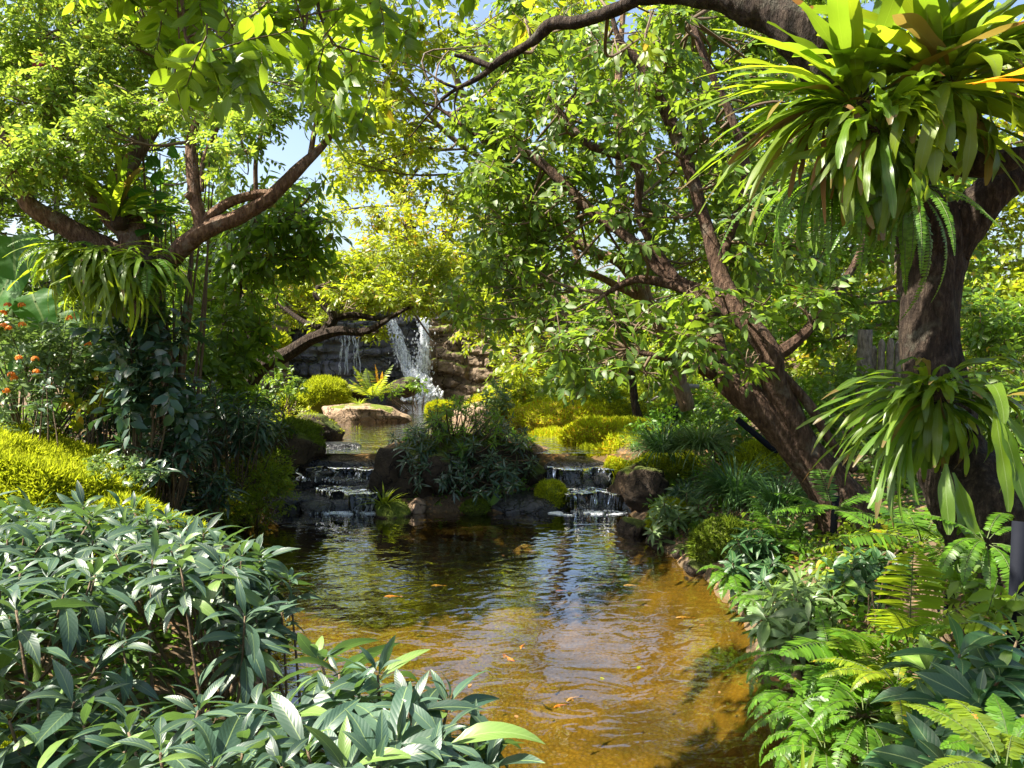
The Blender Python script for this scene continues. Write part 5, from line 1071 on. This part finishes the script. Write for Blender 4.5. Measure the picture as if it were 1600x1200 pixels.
for i, (px, py, d, rx, ry, lf, lb) in enumerate([
    (810, 600, 12.6, 42, 32, 'lime', 'pale feathery shrub at the right end of the rock wall'), (770, 620, 12.2, 30, 26, 'pale', 'light leaved shrub behind the island top right'), (860, 620, 12.9, 46, 30, 'lime', 'bright round leaved shrub under the dark crown'),
    (920, 610, 12.0, 50, 34, 'mid', 'green shrub right of the round leaved one'), (985, 600, 12.4, 44, 34, 'lime', 'yellow green shrub by the thin dark trunk'), (1070, 640, 9.8, 46, 34, 'mid', 'shrub below the black lamp frame'),
    (1030, 668, 9.0, 36, 26, 'fern', 'fresh green shrub above the drooping grass'), (1120, 660, 8.4, 46, 32, 'mid', 'leafy shrub left of the leaning trunk'), (1160, 700, 7.9, 40, 24, 'fern', 'low green shrub under the leaning trunk'),
    (1250, 650, 8.2, 50, 60, 'mid', 'shrub seen right above the leaning trunk'), (1330, 640, 7.6, 60, 70, 'deep', 'dark shrub between leaning tree and thick trunk'), (1390, 720, 6.6, 60, 60, 'deep', 'dark shrub behind the thick trunk base'),
    (1540, 500, 7.6, 70, 60, 'mid', 'shrub behind the thick trunk at the right edge'), (1570, 620, 7.0, 60, 70, 'deep', 'dark shrub at the right edge below the strap fern'), (395, 640, 9.2, 36, 28, 'mid', 'leafy shrub at the top of the left bank'),
    (440, 600, 11.6, 40, 22, 'deep', 'dark shrub at the base of the gnarled tree'), (1120, 150, 9.5, 10, 10, 'mid', '')]):
    if lb: bush('leafy_shrub', lb, 'shrub', [(px, py, d, rx, ry, .35), (px + rx * .4, py + ry * .5, d - .2, rx * .7, ry * .6, .3)], lf, .075 if d > 8 else .09, .019, 520 + i, cov=1.7, group='leafy shrubs filling the banks')

# ---------------------------------------------------------------- right bank near
tuft('drooping_grass', 'dark green grass clump drooping above the mossy boulders', at(1035, 705, 7.9), 420, .42, .007, 540, rad=.12)
tuft('drooping_grass', 'grass clump with pale shining blades right of centre', at(1095, 700, 7.6), 420, .42, .007, 541, 'pale', rad=.12)
tuft('drooping_grass', 'dark grass clump in front of the lime mound', at(1150, 770, 6.8), 420, .45, .006, 542, rad=.14)
tuft('drooping_grass', 'dark grass clump nearest the leaning trunk base', at(1215, 790, 6.4), 420, .42, .006, 543, rad=.14)
rosettes('pale_leaved_shrub', 'pale sunlit narrow leaved shrub overhanging the right shore', 'shrub', on(1075, 830, 7.0) - np.array([.05, 0, 0]), cloud((1055, 805), 48, 42, 6.5, 7.1, 34, 21), 'pale', .15, .017, 544, 9, tm=T_MID, low=1, bend=.9)
rosettes('pale_leaved_shrub', 'shaded narrow leaved shrub behind the pale sunlit one', 'shrub', on(1090, 780, 7.4), cloud((1095, 770), 45, 28, 7.0, 7.6, 26, 22), 'slate2', .15, .016, 545, 9, tm=T_MID, low=1)
rosettes('broad_leaved_shrub', 'dark compact shrub beside the fine leaved bright mound', 'shrub', on(1185, 880, 5.5), cloud((1180, 865), 45, 42, 5.1, 5.6, 26, 23), 'broad', .15, .022, 546, 9, tm=T_MID, low=2)
rosettes('broad_leaved_shrub', 'pale tipped narrow leaved shrub reaching over the brown water', 'shrub', on(1275, 980, 4.3), cloud((1250, 945), 78, 48, 3.9, 4.6, 44, 24), 'pale', .17, .019, 547, 9, tm=T_BIG, low=1)
rosettes('broad_leaved_shrub', 'glossy leaved shrub behind the cycad fern', 'shrub', on(1370, 900, 4.6), cloud((1350, 885), 60, 26, 4.4, 4.9, 24, 25), 'broad', .15, .026, 548, 9, tm=T_BIG, low=1)
rosettes('big_leaved_plant', 'large dark leaved plant at the lower right corner', 'plant', on(1510, 1100, 2.6), tipsurf([(1500, 1010, 2.5), (1565, 1045, 2.4), (1450, 1040, 2.6), (1590, 990, 2.6), (1530, 1080, 2.3), (1620, 1030, 2.4), (1480, 1090, 2.4)]), 'broad', .22, .036, 549, 10, low=1, bend=.8)
rosettes('big_leaved_plant', 'dark star shaped leafy plant at the bottom right', 'plant', on(1440, 1180, 2.5), tipsurf([(1435, 1135, 2.35), (1540, 1150, 2.2), (1400, 1190, 2.3), (1480, 1190, 2.1)]), 'broad', .20, .034, 550, 9, low=1, bend=.8)
def vf(px, py, d): p = at(px, py, d); return p
cy = dict(leaf='fern', tm=T_BLADE)
fern('cycad_fern', 'tall bright cycad like fern with upright frond by the lower right bank', vf(1420, 1010, 3.35), 9, .52, 560, 'strapy', .15, .011, cat='fern', npin=24, dirs=[(-.05, -.1, 1, 1.05), (-.9, -.4, .5, .9), (.75, -.5, .35, 1.0), (.95, -.3, .12, 1.0), (-.5, -.6, .9, .9), (.35, -.6, .8, 1.0), (-.95, -.3, -.1, .8), (.1, -.9, .3, .8), (.55, -.2, .9, 1)], bend=.75, tm=T_STRAP)
fern('cycad_fern', 'bright cycad like fern arching left of the tall one', vf(1350, 1030, 3.3), 8, .44, 561, 'fern', .13, .010, cat='fern', npin=22, dirs=[(-.9, -.3, .7, 1), (-.4, -.5, 1, 1), (.3, -.5, 1, 1), (-1, -.4, .1, .9), (.8, -.4, .5, .9), (-.6, -.7, .3, 1), (.2, -.8, .2, .9), (-.8, -.5, -.3, .8)], bend=.9, tm=T_STRAP)
fern('cycad_fern', 'cycad like fern high behind the lower right bank near the black post', vf(1440, 850, 4.3), 8, .48, 562, 'fern', .14, .010, cat='fern', npin=22, spread=(.2, 1.2), bend=.8, tm=T_STRAP)
fern('cycad_fern', 'bright sunlit fern below the leaning trunk', vf(1215, 850, 5.6), 9, .42, 563, 'fern', .11, .010, cat='fern', npin=20, spread=(.3, 1.2), bend=.9, tm=T_MID)
fern('cycad_fern', 'shaded fern at the foot of the leaning trunk', vf(1300, 800, 5.2), 9, .45, 564, 'fern', .11, .009, cat='fern', npin=22, spread=(.2, 1.1), bend=.9, tm=T_MID)
for i, (px, py, d, n, ln, lb) in enumerate([(1300, 1060, 3.4, 14, .36, 'sword fern hanging toward the brown water at the right shore'), (1275, 1110, 3.2, 14, .34, 'sword fern clump over the lower right shore rocks'), (1350, 1120, 2.9, 14, .34, 'sword fern clump below the cycad like ferns'),
                                            (1235, 985, 4.1, 10, .26, 'small sword fern at the waterline beneath the pale tipped shrub'), (1290, 1180, 2.8, 10, .28, 'drooping sword fern at the bottom edge of the shore'), (1400, 1080, 2.9, 12, .30, 'yellowish sword fern between the cycad fern and dark leaves')]):
    fern('sword_fern', lb, vf(px, py, d), n, ln, 570 + i, 'fern' if i != 5 else 'lime', .042, .008, (-.1, 1.1), 1.7, 28, cat='fern', group='sword ferns of the lower right shore')
for i, (px, py, d, n, ln, lb) in enumerate([(1180, 930, 4.75, 9, .24, 'little shore fern below the dark compact shrub'), (1140, 900, 5.1, 9, .22, 'little shore fern beneath the fine leaved bright mound'), (1212, 1020, 3.9, 10, .24, 'little shore fern above the fallen leaves'), (1240, 1085, 3.4, 11, .26, 'arching shore fern just below the fallen leaves'), (1262, 1150, 3.0, 11, .26, 'low shore fern near the bottom edge of the water')]):
    fern('sword_fern', lb, vf(px, py, d), n, ln, 590 + i, 'fern', .04, .008, (-.5, .9), 1.6, 26, cat='fern', az=(1.6, 5.6), group='sword ferns of the lower right shore')
fern('sword_fern', 'fresh feathery fern at the right edge under the orange flower', vf(1580, 1180, 1.9), 11, .18, 580, 'fern', .05, .009, (.1, 1.3), 1.3, 26, cat='fern')
fern('sword_fern', 'bright frond tips at the bottom right corner', vf(1570, 1215, 1.7), 8, .26, 581, 'strapy', .05, .010, (.2, 1.2), 1.2, 24, cat='fern')
tuft('upright_leaves', 'single yellow green blades poking up at the bottom edge', at(1255, 1230, 2.5), 5, .16, .008, 582, 'strapy', bend=.3, rad=.02, cat='plant')
seed(583); t = thing('marigold', 'single small orange flower above the ferns at lower right', 'flower', at(1527, 1160, 2.1)); g = G(); tube(g, [at(1530, 1180, 2.12), at(1528, 1150, 2.1), at(1527, 1128, 2.1)], [.002, .002, .002], 5); g.build('stem', STEMG, t); flower(at(1527, 1126, 2.1), .022, 'flower', t, 18, 'flower_head')
bush('shade_shrub', 'dark leafy shrub crowding the foot of the thick trunk', 'bush', [(1500, 900, 3.45, 46, 34, .2), (1560, 930, 3.2, 40, 40, .2), (1450, 900, 3.7, 34, 26, .2)], 'deep', .09, .020, 586, cov=1.9, stems=3)
fern('boston_fern', 'shaded sword fern growing over the foot of the thick trunk', vf(1540, 850, 3.45), 16, .34, 587, 'fern', .045, .009, (-.5, .9), 1.6, 28, cat='fern')
seed(584)
bush('low_groundcover', 'yellow green low plants between ferns and cascade on the right bank', 'groundcover', [(1400, 830, 5.0, 60, 16, .3), (1330, 850, 5.0, 50, 18, .3), (1330, 915, 4.4, 50, 14, .25), (1300, 880, 4.8, 40, 14, .25), (1380, 970, 3.9, 40, 14, .2)], 'lime', .06, .016, 585, cov=1.6)

# ---------------------------------------------------------------- foreground slate leaved shrubs
seed(600); spots = []
for k in range(3600):
    Y = R.uniform(2.25, 4.75); X = R.uniform(-3.4, -.9); xr = np.interp(Y, [2.2, 2.6, 3.0, 3.6, 4.0, 4.3, 4.8], [-.9, -1.0, -1.06, -1.18, -1.32, -1.65, -2.1])
    if X > xr or X < -.68 * Y - .35: continue
    if Y < 2.6 and X > -1.0: continue
    if 2.45 < Y < 3.0 and X > -1.45: continue
    edge = min(1, (xr - X) / .45); z = .76 + .20 * edge ** .6 + .10 * float(fbm(np.array([[X * 2.2, Y * 2.2, 0]]), 2, 4)[0]) - .30 * max(0, Y - 4.1) - (.22 if (Y < 2.95 and X > -1.55) else 0)
    p = np.array([X, Y, z])
    if all(np.linalg.norm((p - q)[:2]  ) > .165 for q in spots): spots.append(p)
spots = np.array(spots); cen = np.array([(-2.6, 4.3), (-1.7, 4.2), (-2.3, 3.5), (-1.45, 3.5), (-1.9, 2.9), (-1.25, 2.9), (-1.6, 2.4)])
lab = np.argmin(np.linalg.norm(spots[:, None, :2] - cen[None], axis=2), 1)
lbs = ['slate leaved shrub furthest back at the left frame edge', 'slate leaved shrub at the back right of the foreground bed', 'slate leaved shrub in the middle left of the foreground bed', 'slate leaved shrub jutting right over the water from the bed',
       'slate leaved shrub at the left front of the foreground bed', 'slate leaved shrub right of the front middle of the bed', 'slate leaved shrub closest to the bottom left corner']
for k in range(len(cen)):
    tp = spots[lab == k]
    if len(tp): b = cen[k]; rosettes('slate_leaved_shrub', lbs[k], 'shrub', (b[0], b[1], H(*b)), tp, 'slate', .235, .026, 610 + k, 10, low=2, bend=1.0, group='slate leaved shrubs in the foreground')
rosettes('slate_leaved_shrub', 'slate leaved shrub with leafy shoots leaning over the pond edge', 'shrub', (-1.05, 3.45, H(-1.05, 3.45)), tipsurf([(395, 890, 3.75), (420, 920, 3.6), (440, 950, 3.4), (452, 900, 3.8), (400, 960, 3.3), (350, 930, 3.5), (375, 1000, 3.1)]), 'slate', .17, .026, 620, 10, low=2, group='slate leaved shrubs in the foreground')
fr = [('slate leaved shrub whose upright shoot stands at bottom left', (-.85, 1.9), [(310, 1095, 2.05), (250, 1160, 1.9), (200, 1130, 2.2), (380, 1150, 1.9), (130, 1120, 2.3), (330, 1180, 1.75)]),
      ('slate leaved shrub filling the bottom centre left', (-.45, 1.75), [(445, 1100, 2.0), (480, 1150, 1.8), (400, 1095, 2.25), (520, 1090, 2.1), (440, 1180, 1.7), (540, 1190, 1.7)]),
      ('slate leaved shrub with the tallest shoot before the brown water', (-.25, 1.95), [(590, 1040, 2.15), (560, 1075, 2.1), (640, 1090, 1.95), (620, 1140, 1.8), (530, 1040, 2.4), (590, 1180, 1.7), (500, 1020, 2.6)]),
      ('slate leaved shrub reaching furthest right at the bottom edge', (-.1, 1.95), [(700, 1085, 2.1), (690, 1140, 1.85), (740, 1150, 2.0), (670, 1190, 1.7), (760, 1190, 1.9)])]
for k, (lb, b, tp) in enumerate(fr):
    rosettes('slate_leaved_shrub', lb, 'shrub', (b[0], b[1], H(*b)), tipsurf(tp), 'slate', .235, .029, 630 + k, 11, tm=T_BIG5, low=2, bend=.85, group='slate leaved shrubs in the foreground')

# ---------------------------------------------------------------- built things
def metal(name, c, rough=.45):
    m = M_(name); bs = m.n('ShaderNodeBsdfPrincipled'); co = m.coord('Object'); n = m.noise(12, 5, co); m.l(m.mix(n, c, tuple(x * 1.4 + .002 for x in c)), bs.inputs['Base Color'])
    bs.inputs['Roughness'].default_value = rough; bs.inputs['Specular IOR Level'].default_value = .12; m.l(m.bump(m.noise(60, 4, co), .15, .004), bs.inputs['Normal']); m.l(bs.outputs[0], m.out.inputs[0]); return m.m
BLK = metal('black_paint', (.005, .006, .010), .8); GRY = metal('grey_paint', (.22, .20, .18), .6)
def post(label, a, b, r, cat='post', name='metal_post'):
    a = np.array(a); b = np.array(b); t = thing(name, label, cat, a); g = G(); tube(g, [a, b], [r, r], 14, sm=False); g.build('tube', BLK, t)
    ax = nrm(b - a)
    g = G(); tube(g, [a - ax * .002, a + ax * .03], [r * 1.9, r * 1.7], 14, sm=False); g.build('foot', BLK, t); return t
p0 = on(1585, 1000, 3.1); post('thick black steel post at the right frame edge', p0, at(1593, 815, 3.2), .028)
p0 = on(1478, 930, 3.9); post('slanting black prop under the thick trunk', p0, at(1512, 790, 3.95), .03)
p0 = on(1300, 860, 5.2); post('slim black post below the leaning trunk', p0, at(1306, 775, 5.3), .024)
p0 = on(1240, 720, 7.4); post('short dark post behind the leaning trunk', p0, at(1152, 655, 7.4), .03)
t = thing('prop_frame', 'wooden prop frame with dark leg supporting the branches at centre right', 'prop', on(1045, 680, 9.6)); b0 = on(1045, 680, 9.6)
g = G(); tube(g, [at(1022, 600, 9.6), at(1092, 604, 9.6)], [.028, .028], 8, sm=False); g.build('crossbar', GRY, t)
g = G(); tube(g, [b0, at(1070, 606, 9.6)], [.05, .04], 10, sm=False); g.build('leg', BLK, t)
g = G(); tube(g, [at(1055, 604, 9.6), at(1010, 630, 9.6)], [.014, .014], 8, sm=False); g.build('brace', GRY, t)
def box(g, c, ax, up, s):
    ax = nrm(np.array(ax, float)); up = np.array(up, float); sd = nrm(np.cross(ax, up)); up = np.cross(sd, ax); V = np.array([[i, j, k] for i in (-1, 1) for j in (-1, 1) for k in (-1, 1)], float)
    P = np.asarray(c) + V[:, :1] * sd * s[0] + V[:, 1:2] * ax * s[1] + V[:, 2:] * up * s[2]
    g.add(P, np.array([[0, 1, 3, 2], [4, 6, 7, 5], [0, 4, 5, 1], [2, 3, 7, 6], [0, 2, 6, 4], [1, 5, 7, 3]]))
t = thing('garden_spotlight', 'small black garden spotlight tilted up under the prop frame', 'spotlight', on(1046, 675, 9.3)); c = at(1046, 650, 9.3)
g = G(); box(g, c, (.4, -.3, .8), (0, 0, 1), (.06, .10, .05)); g.build('lamp_housing', BLK, t); g = G(); tube(g, [on(1046, 675, 9.3), c - np.array([0, 0, .02])], [.012, .012], 8, sm=False); g.build('stake', BLK, t)
g = G(); box(g, c + nrm(np.array([.4, -.3, .8])) * .105, (.4, -.3, .8), (0, 0, 1), (.065, .01, .055)); g.build('visor', BLK, t)
WOODF = bark_mat('fence_wood', (.10, .08, .06), (.27, .23, .18), (.42, .36, .28), .6)
t = thing('wooden_fence', 'weathered wooden picket fence end between the trees on the right', 'fence', on(1375, 620, 7.8)); z0 = H(on(1375, 620, 7.8)[0], 7.8)
for i, (px, py, r_) in enumerate([(1392, 528, .035), (1404, 532, .035), (1378, 530, .035), (1416, 536, .035), (1428, 530, .035), (1366, 540, .03)]):
    p = at(px, py, 7.8 + i * .02); g = G(); tube(g, [(p[0], p[1], z0 - .05), (p[0], p[1], p[2] - .04), p], [r_, r_, r_ * .35], 8, sm=False); g.build('picket', WOODF, t)
p = at(1352, 515, 7.7); g = G(); tube(g, [(p[0], p[1], z0 - .05), (p[0], p[1], (p[2] + z0) / 2), p], [.075, .075, .07], 14, rough=.06, per=5); g.build('post', WOODF, t)
tree('small_tree', 'thin dark trunk standing behind the golden moss at centre right', 'tree', on(995, 665, 10.8), [[(1000, 665, 10.8, 9), (992, 630, 10.8, 6.5), (988, 590, 10.8, 6), (975, 540, 10.8, 5), (960, 480, 10.8, 3)]], [(950, 520, 10.9, 50, 34, .4), (1000, 500, 10.9, 45, 34, .4)], 'dark', 'mid', .09, .02, 650, cov=1.2)

# ---------------------------------------------------------------- fish and floating leaves
KOI = simple_mat('koi_orange', (.45, .12, .02), (.55, .24, .06), 25, .35); KOIW = simple_mat('koi_white', (.40, .32, .2), (.45, .2, .06), 30, .35)
def koi(label, px, py, L_, ang, m):
    p = wat(px, py, -.10); t = thing('koi_fish', label, 'fish', p, 'koi swimming in the pond'); d = np.array([math.cos(ang), math.sin(ang), 0]); s = np.array([-d[1], d[0], 0]); g = G()
    u = np.linspace(0, 1, 10); c = p + d * ((u - .5) * L_)[:, None] + s * (.05 * L_ * np.sin(u * 4))[:, None]; tube(g, c, np.array([.02, .06, .085, .095, .095, .08, .06, .04, .025, .018]) * L_, 9, sm=False); g.build('body', m, t)
    g = G(); leafset(g, T_OVAL, c[-1], d + s * .3, s, L_ * .28, L_ * .05, .1, .1); leafset(g, T_OVAL, c[-1], d - s * .3, s, L_ * .28, L_ * .05, .1, .1); g.build('tail_fin', m, t)
    g = G(); leafset(g, T_MID, np.array([c[3] + s * .08 * L_, c[3] - s * .08 * L_]), np.array([d + s, d - s]), np.array([[0, 0, 1.], [0, 0, 1.]]), L_ * .18, L_ * .05, .1, .1); g.build('fin', m, t)
for k, (lb, px, py, l_, a, m) in enumerate([('orange fish near the left bank at mid pond', 612, 932, .14, .1, KOI), ('bright orange fish left of the pond centre', 817, 1010, .12, 1.3, KOI), ('orange fish just below the pond centre', 797, 1029, .13, 2.2, KOI),
        ('orange red fish near the lower right shore', 1165, 1067, .13, -.4, KOI), ('pale orange fish in the lower middle of the pond', 895, 1092, .12, .7, KOIW), ('pale fish at the far right of the pond', 985, 915, .14, 0.05, KOIW), ('small orange fish by the golden patch of light', 875, 923, .09, .2, KOI), ('slim orange fish at the lower centre', 875, 1103, .10, .5, KOI), ('pale fish in the far left of the pond', 683, 915, .12, .1, KOIW), ('pale orange fish toward the right shore', 1068, 965, .14, .1, KOIW)]):
    koi(lb, px, py, l_ * .8, a, m)
rock('submerged_stone', 'flat golden stone just under the dark far water', wat(735, 833, -.06), (.36, .14, .07), 660, 'tan', sub=3)
rock('submerged_stone', 'small golden stone under the water at centre right', wat(822, 862, -.08), (.14, .10, .06), 661, 'tan', sub=3)
seed(670); spots_ = [(px, py) for px, py in zip(R.uniform(480, 1180, 26), R.uniform(850, 1190, 26)) if True]
for k, (px, py) in enumerate(spots_):
    p = wat(px, py, .004)
    if sdf(np.array([p[0]]), np.array([p[1]]), POOL)[0] > -.12: continue
    a = R.uniform(0, 6.28); g = G(); leafset(g, T_OVAL, p, np.array([math.cos(a), math.sin(a), 0]), np.array([0, 0, 1.]), R.uniform(.025, .05), R.uniform(.007, .012), .2, .1)
    o = g.build('floating_leaf', L['brown' if k % 3 else 'yellow']); o['label'] = 'tiny dry brown leaf floating on the pond water' if k % 3 else 'tiny yellow leaf floating on the pond water'; o['category'] = 'leaf'; o['group'] = 'leaves floating on the pond'
for k, (px, py, lb) in enumerate([(1237, 1015, 'curled dry brown leaf highest on the shore rock'), (1250, 1030, 'reddish fallen leaf in the middle of the shore rock litter'), (1222, 1062, 'dry leaf lying lowest at the right waterline'), (1262, 1042, 'tan fallen leaf under the sword fern at the shore'), (1215, 1035, 'pink orange leaf left on the shore litter')]):
    p = on(px, py, 3.9 - k * .05) + np.array([-.06, 0, .13 if k < 4 else .05]); g = G(); leafset(g, T_OVAL, p, rdir(1) * np.array([1, 1, .2]), np.array([0, -.3, 1.]), .08, .022, .9, .3); o = g.build('fallen_leaf', L['brown']); tag(o, lb, 'leaf', 'dry leaves on the right shore')

# ---------------------------------------------------------------- countless low growth over the banks
seed(700); g = G(); n = 24000; X = R.uniform(-6, 6, n); Y = R.uniform(1.6, 18.5, n); s1 = sdf(X, Y, POOL); s2 = sdf(X, Y, UPPER)
ok = (s1 > .10) & (s2 > .15) & (np.hypot(X, Y) > 1.7) & (fbm(np.stack([X * 1.3, Y * 1.3, X * 0], -1), 2, 44) > -.35); X, Y = X[ok], Y[ok]; P = np.stack([X, Y, HT(X, Y) - .01], -1)
D = R.normal(size=P.shape) * .5 + np.array([0, 0, 1.]); k = len(P) // 2
twig_leaves(g, P[:k], D[:k], .13, 6, .06, .016, 0, T_MID, .6, 2); twig_leaves(g, P[k:], D[k:], .16, 7, .07, .012, 1, T_MID, .9, 2)
o = g.build('ground_cover', [L['mid'], L['fern'], STEMG]); kind(o, 'stuff'); o['label'] = 'low mixed leafy plants covering the soil of both banks'; o['category'] = 'ground cover'
